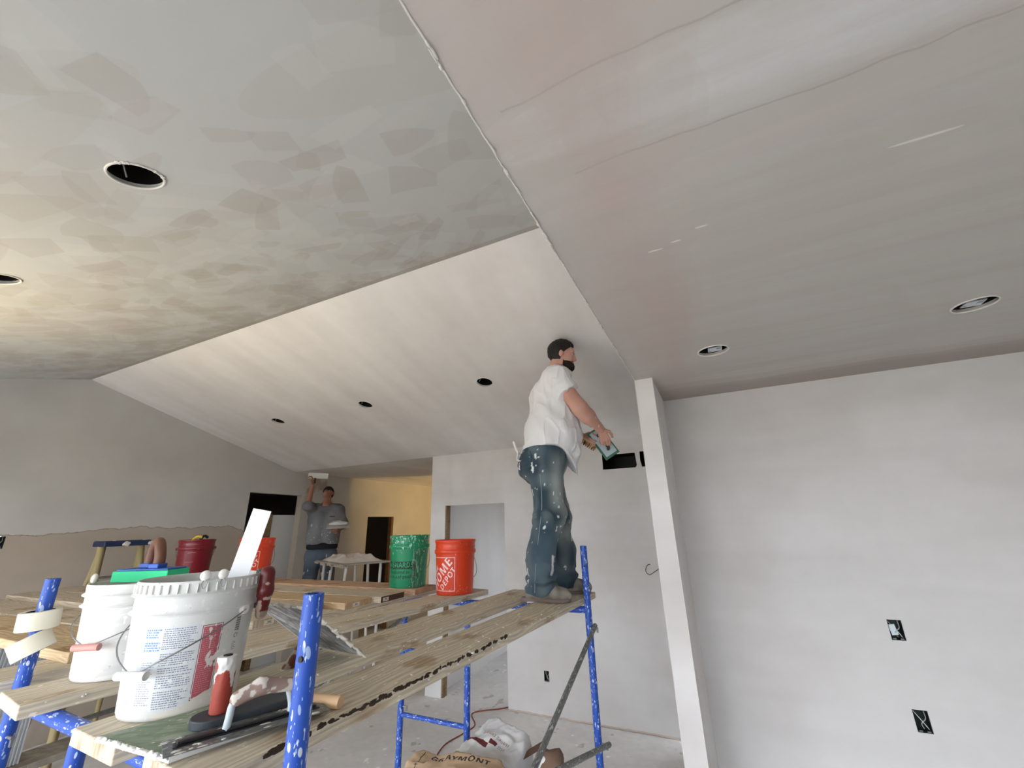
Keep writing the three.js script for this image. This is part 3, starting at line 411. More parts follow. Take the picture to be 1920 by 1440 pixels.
const orangeTex = wrap((c, w, h) => {
  c.fillStyle = 'rgb(224,66,30)'; c.fillRect(0, 0, w, h); const r = rng(61), cx = 512, s = 470, x0 = cx - s / 2, y0 = 256;   // u=.25 is local +x
  c.strokeStyle = 'rgb(250,228,228)'; c.lineWidth = 9; c.strokeRect(x0, y0, s, 478);
  c.save(); c.beginPath(); c.rect(x0, y0, s, 478); c.clip(); c.translate(cx, y0 + 239); c.rotate(-.86); c.fillStyle = 'rgb(250,226,228)'; c.textAlign = 'center'; c.font = 'bold 108px sans-serif'; c.fillText('THE', -90, -118); c.font = 'bold 192px sans-serif'; c.fillText('HOME', -14, 46); c.font = 'bold 124px sans-serif'; c.fillText('DEPOT', 18, 168);
  c.strokeStyle = 'rgb(224,66,30)'; c.lineWidth = 5; for (let i = -8; i < 9; i++) { c.beginPath(); c.moveTo(i * 41 - 20, -100); c.lineTo(i * 41 - 44, 190); c.stroke(); } c.restore();
  splat(c, w, h, r, 150, '245,225,222', 1, 6, .5); c.fillStyle = 'rgba(245,225,222,.35)'; for (let i = 0; i < 120; i++) c.fillRect(r() * w, 690 + r() * 60, 2 + r() * 30, 2 + r() * 12);
});
const greenTex = wrap((c, w, h) => {
  c.fillStyle = 'rgb(12,138,92)'; c.fillRect(0, 0, w, h); const r = rng(71), cx = 512; c.textAlign = 'center';
  c.fillStyle = 'rgb(2,8,6)'; c.fillRect(cx - 270, 400, 540, 96); c.fillStyle = 'rgb(30,165,115)'; c.font = 'bold 106px sans-serif'; c.fillText('MENARDS', cx, 487, 530); c.fillStyle = 'rgb(8,30,24)'; c.fillRect(cx - 270, 500, 540, 12);
  c.font = 'italic bold 64px serif'; c.fillText('Dedicated to', cx - 20, 580); c.fillText('service and quality', cx - 20, 650);
  splat(c, w, h, r, 420, '214,236,226', 1, 9, .5); splat(c, w, 270, r, 260, '222,240,232', 2, 14, .8); splat(c, w, 90, r, 160, '225,240,234', 2, 14, .6);
  for (let i = 0; i < 160; i++) { c.fillStyle = `rgba(${r() < .5 ? '195,205,198' : '60,70,64'},.5)`; c.fillRect(730 + r() * 190, 200 + r() * 560, 3 + r() * 16, 20 + r() * 90); }
});
const redTex = wrap((c, w, h) => { c.fillStyle = 'rgb(120,18,34)'; c.fillRect(0, 0, w, h); const r = rng(81); for (const y of [250, 430, 560]) { c.fillStyle = 'rgba(215,150,160,.75)'; c.fillRect(300 + r() * 80, y, 130 + r() * 80, 10); } for (let i = 0; i < 60; i++) { c.fillStyle = 'rgba(80,10,22,.5)'; c.fillRect(r() * w, r() * h, 60 + r() * 120, 4 + r() * 12); } splat(c, w, h, r, 160, '225,190,190', 1, 7, .4); });
const face = (x, z) => Math.atan2(-z, -x) * -1;                  // turn local +x to the camera at the origin
const aim = (x, z, off = 0) => Math.atan2(z, -x) + off;
pail('orange bucket with a white slanted print standing alone on the bare plank', [-1.836, HP, -2.831], aim(-1.836, -2.831, -.74), orangeTex, null, 0xd8431f);
pail('green bucket with black print and thick white drips on the reddish board', [-2.236, TB, -2.79], aim(-2.236, -2.79, -.52), greenTex, null, 0x0f8a5c);
pail('orange bucket behind the white plastic strip near the tall opening', [-4.03, TB, -2.755], aim(-4.03, -2.755, -.5), orangeTex, null, 0xd8431f);
pail('dark red bucket with yellow snips sticking out of its top', [-4.72, TB, -2.60], aim(-4.72, -2.60, 0), redTex, null, 0x74131f);
{ const t = thing('tin_snips', 'yellow handled snips sticking out of the dark red bucket', 'snips', [-4.70, TB + .33, -2.58], aim(-4.72, -2.6)); obj('handle', tube([[0, -.1, .02], [.0, .03, .035], [.02, .065, -.005], [.03, .055, -.035]], .012, 20, 8), mat(0xe0b81c, .5), t); obj('handle', tube([[0, -.1, -.02], [.0, .03, -.025], [.01, .07, -.055], [.0, .05, -.085]], .012, 20, 8), M.black, t); obj('blade', box(.006, .12, .03, 0, -.16, 0), M.wire, t); }

// ---------------------------------------------------------------- tools near the tubs
{ // green rubber float lying on the plain tub
  const t = thing('rubber_float', 'green sponge float with a brown arched handle lying on the plain tub', 'float', [-2.0, HP + .302, -.96], .4);
  obj('pad', rbox(.215, .038, .105, .003, 0, .019, 0), mat(0x2fc488, .75), t); obj('backing_plate', rbox(.2, .006, .09, .002, 0, .041, 0), mat(0x2a5cae, .5), t);
  const hnd = obj('handle', tube([[-.034, .045, -.02], [-.036, .075, -.022], [-.022, .118, -.014], [.002, .136, 0], [.022, .118, .012], [.036, .075, .018], [.034, .045, .02]], .0185, 40, 14), mat(0x6b4533, .5), t);
  for (const k of [-1, 1]) obj('handle_socket', rbox(.04, .018, .045, .004, k * .036, .052, k * .02), mat(0x2558b8, .45), t);
}
{ // white plastic strip standing in the printed tub
  const t = tag(obj('plastic_strip', rbox(.062, .36, .0025, .001).rotateZ(-.2).rotateY(.55).translate(-1.452, 1.742, -.952), mat(0xf3f6f9, .35)), 'white plastic mixing strip standing in the printed tub', 'strip');
}
{ // dark red grip hooked over the rim
  const t = thing('hooked_trowel', 'trowel with a muddy dark red grip hooked over the printed tub rim', 'trowel', [-1.392, HP + .338, -1.0], -.5);
  obj('tang', [rbox(.085, .008, .02, .002, -.005, .008, 0), rbox(.008, .12, .05, .002, -.05, -.05, 0)], M.steel, t);
  const g = nets(join([bone([.03, .0, 0], [.036, -.05, 0], .022, .023), bone([.036, -.05, 0], [.012, -.12, 0], .022, .017)], .01), [-.03, -.16, -.04], [.085, .045, .04], .003, (x, y, z) => n3(x * 70, y * 70, z * 70) - (y + .07) * 9 > .35 ? lin(0xb39d90) : y < -.112 ? lin(0x8a7d70) : lin(0x5c1216)); obj('grip', g, mat(0xffffff, .35, { vertexColors: true }), t);
}
{ // hawk leaning on its edge and handle end
  const E = V(-1.637, 1.388, -1.419), D = V(-1.285, 1.388, -1.385), u = D.clone().sub(E).normalize(), L = V(.05, .194, .255).normalize(), v = L.addScaledVector(u, -L.dot(u)).normalize(), n = u.clone().cross(v);
  const t = thing('plaster_hawk', 'square steel hawk smeared with plaster leaning on its wooden handle', 'hawk', [0, 0, 0]); t.matrixAutoUpdate = true; t.quaternion.setFromRotationMatrix(new THREE.Matrix4().makeBasis(u, v, n)); t.position.copy(E);
  const tx = canvasTex(512, 512, (c, w, h) => { c.fillStyle = 'rgb(128,132,136)'; c.fillRect(0, 0, w, h); const r = rng(91); for (let i = 0; i < 260; i++) { const k = r(); c.fillStyle = k < .5 ? 'rgba(205,209,212,.35)' : k < .75 ? 'rgba(70,74,78,.35)' : 'rgba(235,237,238,.5)'; c.beginPath(); c.ellipse(r() * w, r() * h, 10 + r() * 60, 4 + r() * 22, .8 + r() * .5, 0, 7); c.fill(); } c.strokeStyle = 'rgba(235,236,236,.9)'; c.lineWidth = 26; c.strokeRect(0, 0, w, h); });
  const pg = rbox(.345, .335, .004, .0015, .1725, .1675, 0), uv = pg.attributes.uv; obj('plate', pg, mat(0xffffff, .35, { map: tx, metalness: .45 }), t);
  const r = rng(17), L2 = []; for (let i = 0; i < 26; i++) L2.push(lump(.345 + (r() - .5) * .012, r() * .33, .002, .004 + r() * .014, .006 + r() * .02, .003 + r() * .007, i, 1)); for (let i = 0; i < 14; i++) L2.push(lump(r() * .34, .335, .002, .006 + r() * .016, .004 + r() * .008, .003 + r() * .005, i + 40, 1)); obj('plaster_rim', L2, mat(0xcfcac0, .9), t).userData.kind = 'stuff';
  obj('handle', nets(join([bone([.172, .15, .01], [.172, .15, .13], .017, .021)], .01), [.13, .11, 0], [.215, .19, .16], .004, (x, y, z) => n3(x * 60, y * 60, z * 60) > .1 ? lin(0x9b8f82) : lin(0x6a3c2c)), M.vc, t); obj('collar', cyl(V(.172, .15, .002), V(.172, .15, .014), .028, .026, 20), M.steel, t);
}
// green board scrap under the trowels
const scrapY = HP + .013;
{ const P = [[-1.43, .655], [-1.155, .668], [-1.085, .94], [-1.325, .965]], t = thing('drywall_scrap', 'green faced drywall scrap with a torn white edge under the trowels', 'drywall');
  obj('core', slab(P, [], .012, [0, scrapY - .0006, 0], [1, 0, 0], [0, 0, -1]), M.white, t);
  obj('face_paper', slab(P, [], .0006, [0, scrapY, 0], [1, 0, 0], [0, 0, -1], 3), mat(0xffffff, .8, { map: canvasTex(512, 512, (c, w, h) => { c.fillStyle = 'rgb(140,156,132)'; c.fillRect(0, 0, w, h); const r = rng(14); for (let i = 0; i < 240; i++) { c.fillStyle = `rgba(${r() < .5 ? '186,196,184' : '112,128,98'},.25)`; c.beginPath(); c.ellipse(r() * w, r() * h, 10 + r() * 70, 5 + r() * 20, -.6, 0, 7); c.fill(); } splat(c, w, h, r, 120, '226,230,224', 1, 8); }) }), t);
  const r = rng(19), L = []; for (let i = 0; i < 46; i++) { const k = r(); L.push(lump(lerp(-1.43, -1.155, k), scrapY - .005 + r() * .004, -lerp(.655, .668, k) + .003, .004 + r() * .008, .002 + r() * .004, .002 + r() * .005, i, 1)); } obj('torn_edge', L, M.white, t).userData.kind = 'stuff'; }
{ // long finishing trowel
  const a = V(-1.195, 0, -.672), b = V(-1.052, 0, -.985), d = b.clone().sub(a), L = d.length(), t = thing('finishing_trowel', 'long steel finishing trowel with a plaster-caked curved handle', 'trowel', [(a.x + b.x) / 2, scrapY, (a.z + b.z) / 2], Math.atan2(-d.z, d.x));
  obj('blade', rbox(L, .0016, .098, .0007, 0, .003, 0), M.steel, t); obj('mounting_rail', [rbox(L * .86, .008, .016, .003, 0, .008, 0), rbox(L * .9, .003, .03, .001, 0, .0045, 0)], mat(0x17181b, .35), t);
  obj('shank', tube([[-.055, .008, 0], [-.052, .03, 0], [-.048, .058, 0], [-.03, .075, 0]], .0085, 20, 10), mat(0xc6d2d8, .6), t); obj('shank', tube([[.085, .008, 0], [.084, .03, 0], [.075, .06, 0]], .007, 14, 8), mat(0xc6d2d8, .6), t);
  obj('grip', nets(join([bone([-.04, .068, 0], [.01, .083, 0], .0165, .019), bone([.01, .083, 0], [.085, .07, 0], .019, .015)], .01), [-.08, .04, -.03], [.12, .115, .03], .003, (x, y, z) => n3(x * 80, y * 80, z * 80 + 5) > .25 ? lin(0xd5cec6) : lin(0x9a8279)), M.vc, t);
  const r = rng(23), K = []; for (let i = 0; i < 40; i++) K.push(lump((r() - .5) * L, .004, (r() - .5) * .094, .003 + r() * .009, .0012, .002 + r() * .004, i, 1)); obj('plaster_specks', K, M.bead, t).userData.kind = 'stuff'; }
{ // grey float with an upright red grip
  const t = thing('hand_float', 'grey oblong float with an upright red cylindrical grip caked in plaster', 'float', [-1.222, scrapY, -.845], 1.2);
  const s = new THREE.Shape(); s.absarc(-.05, 0, .042, PI / 2, 1.5 * PI); s.absarc(.10, 0, .042, -PI / 2, PI / 2); s.closePath(); obj('sole', new THREE.ExtrudeGeometry(s, { depth: .014, bevelEnabled: true, bevelSize: .003, bevelThickness: .003, bevelSegments: 2 }).rotateX(-PI / 2).translate(0, .003, 0), mat(0x3b4046, .55), t);
  obj('grip', nets((x, y, z) => Math.max(Math.hypot(x + .035, z) - .0225 - .0022 * n3(x * 120, y * 90, z * 120) * step(.05, .12, y), Math.abs(y - .083) - .063), [-.065, .015, -.03], [-.005, .155, .03], .0025, (x, y, z) => n3(x * 55, y * 40, z * 55 + 2) + (y - .1) * 16 > .3 ? lin(0xdeddd9) : lin(0x9c3a2a)), mat(0xffffff, .55, { vertexColors: true }), t);
  obj('end_hole', new THREE.CylinderGeometry(.011, .011, .003, 16).translate(-.035, .1465, 0), M.dark, t); obj('raised_word', tube([[-.0205, .05, .013], [-.0195, .065, .0135], [-.0205, .08, .013], [-.0195, .1, .0135]], .0012, 16, 4), mat(0xd9c9c4, .6), t); }
tag(obj('wooden_dowel', cyl(V(-1.022, HP + .0165, -1.012), V(-1.13, HP + .0165, -.99), .0155, .0155, 20), mat(0xd8b48c, .7)), 'short pale wooden dowel lying behind the blue post', 'dowel');
// tape rolls threaded on the blue post
const rollGeo = new THREE.LatheGeometry([[.039, -.03], [.055, -.03], [.056, -.028], [.056, .028], [.055, .03], [.039, .03], [.038, .028], [.038, -.028], [.039, -.03]].map(p => new THREE.Vector2(...p)), 40), coreGeo = new THREE.CylinderGeometry(.0378, .0378, .058, 32, 1, true);
[[1.568, .05, .02, 'upper cream tape roll threaded level on the blue post'], [1.487, .4, .3, 'lower cream tape roll hanging askew on the blue post']].forEach(([y, rx, rz, label]) => { const t = thing('tape_roll', label, 'tape', [XE + .008, y, -.775]); t.rotation.set(rx, 0, rz); obj('tape', rollGeo, mat(0xe2ddca, .7), t); obj('core', coreGeo, mat(0x3a332c, .9), t); });

// ---------------------------------------------------------------- mud table in the hall opening
{ const t = thing('mud_table', 'folding mixing table heaped with wet plaster beside the worker in grey', 'table', [-4.1, 0, -4.03], -.43);
  obj('board', rbox(.98, .02, .55, .006, 0, 1.47, 0), mat(0x8c857a, .8), t);
  const g = new THREE.PlaneGeometry(.86, .46, 60, 34).rotateX(-PI / 2), p = g.attributes.position; for (let i = 0; i < p.count; i++) { const x = p.getX(i), z = p.getZ(i), e = Math.max(0, 1 - Math.pow(Math.abs(x) / .43, 4)) * Math.max(0, 1 - Math.pow(Math.abs(z) / .23, 4)); p.setY(i, 1.478 + e * (.035 + .05 * (n2(x * 9, z * 9, 5) * .5 + .5) + .03 * n2(x * 24, z * 24, 6))); } g.computeVertexNormals(); obj('plaster_heap', g, mat(0xcfc4b8, .6), t);
  obj('mud_skirt', [-.45, -.2, .05, .3, .46].map((x, i) => lump(x, 1.458 - (i % 2) * .006, .272, .1, .014 + (i % 3) * .006, .008, i, 2)), mat(0x9c9388, .8), t);
  obj('rag', lump(.03, 1.43, .27, .07, .045, .012, 9, 2), M.dark, t);
  for (const [x0, x1, z] of [[-.36, -.3, .2], [-.02, -.16, .22], [.02, .1, -.2], [.42, .26, .2], [-.4, -.34, -.2], [.4, .3, -.2]]) obj('leg', cyl(V(x0, 1.46, z), V(x1, .0, z * 1.2), .016), mat(0xb7b2aa, .5), t); }

// ---------------------------------------------------------------- step ladder by the gable wall
{ const t = thing('step_ladder', 'blue topped step ladder with yellow rails against the gable wall', 'ladder', [-5.72, 0, -2.42]), y = mat(0xa2936a, .7), P = (s, k, f) => V(f * .33 * (1 - k), 1.74 * k, s * lerp(.27, .165, k));
  obj('top_cap', rbox(.24, .055, .40, .012, 0, 1.765, 0), mat(0x1c2c50, .5), t); obj('cap_plaster', [[-.14, .1], [.02, .12], [.12, .1], [-.19, .11]].map(([z, x], i) => lump(x + .005, 1.775 - i % 2 * .015, z, .01, .022, .03, i, 2)), M.bead, t).userData.kind = 'stuff';
  for (const s of [-1, 1]) { obj('front_rail', cyl(P(s, 0, 1), P(s, 1, 1), .036, .036, 4), y, t); obj('rear_rail', cyl(P(s, 0, -.9), P(s, .98, -.9), .024, .024, 4), y, t); }
  for (let i = 1; i <= 5; i++) { const k = i / 6, a = P(-1, k, 1), b = P(1, k, 1); obj('tread', rbox(.08, .02, b.z - a.z, .003, a.x, a.y, 0), M.steel, t); }
  obj('spreader', cyl(V(.18, .85, .22), V(-.14, .85, .22), .008, .008, 6), M.steel, t); obj('rear_brace', [cyl(P(-1, .25, -.9), P(1, .55, -.9), .009, .009, 6), cyl(P(1, .25, -.9), P(-1, .55, -.9), .009, .009, 6)], y, t); }

// ---------------------------------------------------------------- bags and cord on the floor
function bag(name, label, pos, turn, w, h, d, seed, m, tilt = 0, cr = 1) {
  const g = mergeVertices(new THREE.BoxGeometry(2, 2, 2, 34, 14, 26).deleteAttribute('normal').deleteAttribute('uv')), p = g.attributes.position, uv = new Float32Array(p.count * 2);
  for (let i = 0; i < p.count; i++) {                             // pillow of folded paper: superellipsoid with creases
    const a = p.getX(i), b = p.getY(i), c = p.getZ(i), L = Math.pow(Math.pow(Math.abs(a), 5) + Math.pow(Math.abs(b), 4) + Math.pow(Math.abs(c), 5), .2), x = a / L * w / 2, y = b / L * h / 2, z = c / L * d / 2;
    const fold = q => Math.pow(1 - Math.abs(q), 5), k = cr * (.018 * n3(x * 8 + seed, y * 8, z * 8) + .016 * fold(n3(x * 11 + seed, y * 6, z * 11)) + .009 * fold(n3(x * 24, y * 18 + seed, z * 24)) - .01);
    uv[2 * i] = x / w + .5; uv[2 * i + 1] = .5 - z / d; p.setXYZ(i, x * (1 + k), y + (b > 0 ? k : 0), z * (1 + k * 2));
  }
  g.setAttribute('uv', new THREE.BufferAttribute(uv, 2));
  g.computeVertexNormals(); const o = tag(obj(name, g, m), label, 'bag'); o.position.set(...pos); o.rotation.set(tilt, turn, 0, 'YXZ'); return o;
}
const kraft = mat(0xffffff, .85, { map: canvasTex(512, 512, (c, w, h) => { c.fillStyle = 'rgb(206,178,148)'; c.fillRect(0, 0, w, h); const r = rng(101); for (let i = 0; i < 90; i++) { c.fillStyle = `rgba(${r() < .5 ? '220,196,168' : '184,152,122'},.25)`; c.fillRect(r() * w, r() * h, 8 + r() * 80, 2 + r() * 30); } c.fillStyle = 'rgb(60,50,44)'; c.font = 'bold 54px sans-serif'; c.fillText('GRAYMONT', 120, 130); c.fillRect(70, 60, 4, 400); for (let i = 0; i < 9; i++) c.fillRect(62, 80 + i * 42, 20, 3); }) });
const whiteBag = mat(0xffffff, .7, { map: canvasTex(512, 512, (c, w, h) => { c.fillStyle = 'rgb(228,229,230)'; c.fillRect(0, 0, w, h); c.save(); c.translate(w, h); c.rotate(PI); c.fillStyle = 'rgb(120,95,90)'; c.font = '40px sans-serif'; c.fillText('Keenes Cement', 90, 300); c.fillStyle = 'rgb(120,120,122)'; c.fillText('USG', 90, 246); c.fillStyle = 'rgb(110,44,52)'; c.fillRect(180, 214, 70, 34); c.fillRect(250, 170, 230, 40); c.restore(); }) });
bag('cement_bag', 'lowest brown paper bag in the stack under the planks', [-1.42, .125, -2.15], .1, .66, .25, .42, 1, kraft, 0, .4); bag('cement_bag', 'middle brown paper bag in the stack under the planks', [-1.43, .385, -2.15], .05, .64, .22, .42, 2, kraft, 0, .4);
bag('cement_bag', 'brown paper bag with black lettering on top of the stack', [-1.42, .60, -2.16], .16, .56, .18, .38, 3, kraft, .06, .75);
bag('cement_bag', 'lower white paper bag behind the brown bag stack', [-1.39, .125, -2.6], .1, .46, .24, .36, 5, whiteBag, 0, .4); bag('cement_bag', 'middle white paper bag behind the brown bag stack', [-1.39, .36, -2.6], -.1, .46, .21, .36, 6, whiteBag, 0, .4);
bag('cement_bag', 'white paper bag with a maroon stripe, open at one end', [-1.40, .575, -2.6], -.32, .38, .18, .34, 4, whiteBag, .22, .95);
{ const t = thing('torn_bag', 'torn brown bag end with white powder behind the grey brace', 'bag', [-1.045, .57, -2.58], .2); obj('paper', lump(0, 0, 0, .1, .1, .12, 4, 3), mat(0x7b6252, .9), t); obj('powder', lump(-.02, .05, .03, .06, .035, .06, 6, 3), mat(0xe6e6e6, .9), t); obj('flap', rbox(.16, .002, .1, .001, -.02, .115, -.03).rotateZ(.5), mat(0x6a5142, .9), t); }
tag(obj('brick', rbox(.09, .06, .19, .004, -.80, .03, -3.0), mat(0x7c4a34, .9)), 'reddish brick lying on the floor beside the bags', 'brick');
tag(obj('extension_cord', tube([[-2.25, .006, -4.95], [-2.353, .006, -4.665], [-2.62, .006, -4.42], [-2.46, .006, -4.18], [-2.48, .006, -4.0], [-2.52, .006, -3.75], [-2.40, .006, -3.45], [-2.1, .006, -3.3]], .0062, 90, 7), mat(0x8d4a3c, .6)), 'brown red extension cord snaking across the concrete floor', 'cord');

// ---------------------------------------------------------------- people
const v3 = a => V(...a), arr = v => [v.x, v.y, v.z], add = (a, b, k = 1) => [a[0] + b[0] * k, a[1] + b[1] * k, a[2] + b[2] * k];
function frame(fwd, upv) { const f = v3(fwd).normalize(), r = f.clone().cross(v3(upv)).normalize(), u = r.clone().cross(f); return { f, u, r }; }
function headField(c, fr, s) {                                   // field in world space; local x forward, y up, z right
  const L = (x, y, z) => { const p = V(x - c[0], y - c[1], z - c[2]); return [p.dot(fr.f) / s, p.dot(fr.u) / s, p.dot(fr.r) / s]; };
  const skull = egg([-.012, .03, 0], [.1, .096, .077]), parts = join([skull, egg([.026, -.035, 0], [.066, .09, .06]), bone([.035, -.088, -.02], [.07, -.098, 0], .03, .03), bone([.035, -.088, .02], [.07, -.098, 0], .03, .03), bone([.078, .032, -.03], [.078, .032, .03], .014, .014), bone([-.03, -.05, 0], [-.065, -.2, 0], .056, .066)], .025);
  const fine = join([bone([.088, .014, 0], [.107, -.03, 0], .009, .013), bone([.095, -.036, -.012], [.095, -.036, .012], .009, .009), bone([.084, -.062, -.017], [.084, -.062, .017], .009, .009), bone([.083, -.073, -.013], [.083, -.073, .013], .009, .009)], .008);
  const ears = [egg([-.012, -.004, .079], [.021, .033, .012]), egg([-.012, -.004, -.079], [.021, .033, .012])], eye = [egg([.082, .008, .031], [.012, .012, .013]), egg([.082, .008, -.031], [.012, .012, .013])], sock = [egg([.095, .01, .031], [.016, .012, .019]), egg([.095, .01, -.031], [.016, .012, .019])];
  const d = (x, y, z) => { let q = smin(parts(x, y, z), fine(x, y, z), .014); for (const e of ears) q = smin(q, e(x, y, z), .008); for (const e of sock) q = smax(q, -e(x, y, z), .012); for (const e of eye) q = Math.min(q, e(x, y, z)); return q; };
  return { L, skull, parts, f: (x, y, z) => d(...L(x, y, z)) * s, eye };
}
function handBones(w, d, n, t, curl, k = 1) {                    // wrist, finger direction, palm normal, thumb side
  const D = v3(d).normalize(), N = v3(n), T = v3(t); N.addScaledVector(D, -N.dot(D)).normalize(); T.addScaledVector(D, -T.dot(D)).addScaledVector(N, -T.dot(N)).normalize(); const W = v3(w), out = [];
  [[.027, .086, [.043, .027, .021]], [.009, .09, [.047, .031, .023]], [-.010, .086, [.044, .028, .022]], [-.027, .078, [.035, .021, .019]]].forEach(([o, kn, seg], i) => {
    let p = W.clone().addScaledVector(D, kn * k).addScaledVector(T, o * k), a = 0; out.push(bone(arr(W.clone().addScaledVector(T, o * .6 * k).addScaledVector(D, .012)), arr(p), .0145 * k, .0108 * k));
    const ra = [.0095, .0086, .0078, .0068]; seg.forEach((L, j) => { a += curl[i] * [.75, 1, .7][j]; const q = p.clone().addScaledVector(D, Math.cos(a) * L * k).addScaledVector(N, Math.sin(a) * L * k); out.push(bone(arr(p), arr(q), ra[j] * k * (i === 3 ? .88 : 1), ra[j + 1] * k * (i === 3 ? .88 : 1))); p = q; });
  });
  let p = W.clone().addScaledVector(D, .02 * k).addScaledVector(T, .022 * k); [[.6, .75, .25, .042], [.95, .3, .35, .033], [1, .05, .5, .026]].forEach(([x, y, z, L], j) => { const q = p.clone().addScaledVector(V(0, 0, 0).addScaledVector(D, x).addScaledVector(T, y).addScaledVector(N, z).normalize(), L * k); out.push(bone(arr(p), arr(q), [.0145, .0105, .0092][j] * k, [.0105, .0092, .0078][j] * k)); p = q; });
  return join(out, .006);
}
const around = (pts, m) => [0, 1, 2].map(i => Math.min(...pts.map(p => p[i])) - m).concat([0, 1, 2].map(i => Math.max(...pts.map(p => p[i])) + m));
function soleGeo(heel, toe, wid, y0, y1) { const a = V(heel[0], 0, heel[2]), d = V(toe[0], 0, toe[2]).sub(a), L = d.length(), s = new THREE.Shape(); s.moveTo(0, -wid * .36); s.bezierCurveTo(-wid * .5, -wid * .36, -wid * .5, wid * .36, 0, wid * .36); s.bezierCurveTo(L * .35, wid * .3, L * .55, wid * .5, L * .75, wid * .5); s.bezierCurveTo(L * 1.06, wid * .46, L * 1.06, -wid * .46, L * .75, -wid * .5); s.bezierCurveTo(L * .55, -wid * .48, L * .35, -wid * .3, 0, -wid * .36); return new THREE.ExtrudeGeometry(s, { depth: y1 - y0 - .006, bevelEnabled: true, bevelSize: .004, bevelThickness: .003, bevelSegments: 2, curveSegments: 10 }).rotateX(-PI / 2).translate(0, y0 + .003, 0).rotateY(Math.atan2(-d.z, d.x)).translate(a.x, 0, a.z); }

{ // worker in a white T-shirt, standing on the plank
  const P = thing('person', 'person in a white T-shirt and plaster-stained jeans standing on the plank', 'person');
  const Rt = [.423, 0, .906], Fw = [.906, 0, -.423], hR = [-1.035, 2.27, -2.72], hL = [-1.105, 2.27, -2.88], kR = [-1.025, 1.90, -2.715], kL = [-1.05, 1.87, -2.95], aR = [-1.105, 1.47, -2.69], aL = [-1.06, 1.47, -3.0];
  const belly = [-1.0, 2.47, -2.82], chest = [-.985, 2.74, -2.815], neck = [-.935, 2.93, -2.84], sR = [-.895, 2.835, -2.675], sL = [-1.015, 2.835, -2.965], eR = [-.738, 2.585, -2.665], wR = [-.652, 2.462, -2.845], eL = [-.955, 2.56, -3.06], wL = [-.835, 2.455, -3.01];
  const hc = [-.893, 3.075, -2.85], fr = frame([.93, -.16, -.34], [.14, 1, 0]), H = headField(hc, fr, .93);
  const skin = lin(0xd2a494), skinD = lin(0xbd8a7a);
  const body = join([bone(hR, hL, .12, .12), bone(add(hR, [0, .02, 0]), belly, .12, .15), bone(belly, chest, .15, .14), bone(chest, neck, .13, .06), bone(neck, sR, .06, .065), bone(neck, sL, .06, .065), bone(hR, kR, .085, .06), bone(kR, aR, .06, .045), bone(hL, kL, .085, .06), bone(kL, aL, .06, .045)], .05);
  const arms = join([bone(sR, eR, .062, .052), bone(eR, add(eR, [.03, -.045, -.06]), .052, .052), bone(add(eR, [.03, -.045, -.06]), wR, .05, .031), bone(sL, eL, .06, .05), bone(eL, wL, .048, .03)], .03);
  const hand1 = handBones(wR, [.16, -.72, -.42], [-.4, .1, -.9], [.9, -.1, -.3], [.55, .75, .85, .9]), hand2 = handBones(wL, [.55, -.5, .35], [.3, .2, -.8], [.2, .7, .3], [.7, .8, .9, .9]);
  const armCol = (x, y, z) => { const q = n3(x * 45, y * 45, z * 45); if (y < 2.53 && y > 2.44 && x > -.72 && q > .52) return lin(0xe8e2dc); return mixc(skin, skinD, clamp(.4 + .5 * n3(x * 9, y * 9, z * 9) + (Math.hypot(x - eR[0], y - eR[1], z - eR[2]) < .05 ? .35 : 0))); };
  const headCol = (x, y, z) => { const [a, b, c] = H.L(x, y, z); for (const e of H.eye) if (e(a, b, c) < .0015) return Math.hypot(a - .093, b - .008) < .006 ? lin(0x2a1c14) : lin(0xb7a498); return a > .078 && b < -.05 && b > -.082 ? lin(0x96524a) : mixc(skin, skinD, .35 + .4 * n3(x * 30, y * 30, z * 30)); };
  const bx = (f, pts, m, c, col) => { const b = around(pts, m); return nets(f, b.slice(0, 3), b.slice(3), c, col); };
  obj('body', [bx((x, y, z) => smin(body(x, y, z), arms(x, y, z), .03), [hR, hL, aR, aL, neck, wR, wL, eL, eR], .17, .0105, armCol), bx(H.f, [hc], .2, .0042, headCol), bx(hand1, [wR, add(wR, [.04, -.13, -.1])], .06, .0031, armCol), bx(hand2, [wL, add(wL, [.09, -.09, .05])], .06, .0031, armCol)], M.vcSkin, P);
  // hair and beard
  const hairF = (x, y, z) => { const [a, b, c] = H.L(x, y, z), k = .004 * n3(a * 60, b * 60, c * 60); return Math.max(H.skull(a, b, c) - .016 - k, (a - (.005 + .95 * Math.max(b, -.02) + .012 * n3(c * 40, b * 30, 3))) * .7, -(b + .062 - .35 * Math.min(0, a + .05)) * .9); };
  obj('hair', bx(hairF, [hc], .15, .004), mat(0x120f0e, .75), P);
  const beardF = (x, y, z) => { const [a, b, c] = H.L(x, y, z), k = .003 * n3(a * 90, b * 90, c * 90); return Math.max(H.parts(a, b, c) - .0035 - k, b + .058 - .5 * Math.max(0, .02 - a), -(a - .008), -(b + .135)); };
  obj('beard', bx(beardF, [hc], .15, .004), mat(0x241a16, .9), P);
  // T-shirt
  const back = add(belly, Fw, -.03), shirt0 = join([bone(add([-1.055, 2.3, -2.79], Rt, .075), add(belly, Rt, .06), .16, .172), bone(add([-1.055, 2.3, -2.79], Rt, -.075), add(belly, Rt, -.06), .16, .172), bone(add(belly, Rt, .06), add(chest, Rt, .085), .172, .138), bone(add(belly, Rt, -.06), add(chest, Rt, -.085), .172, .138), bone(add([-.965, 2.2, -2.83], Rt, .04), add(belly, Fw, .04), .11, .15), bone(chest, add(neck, [-.01, -.03, 0]), .14, .075), bone(neck, sR, .07, .087), bone(neck, sL, .07, .087)], .07);
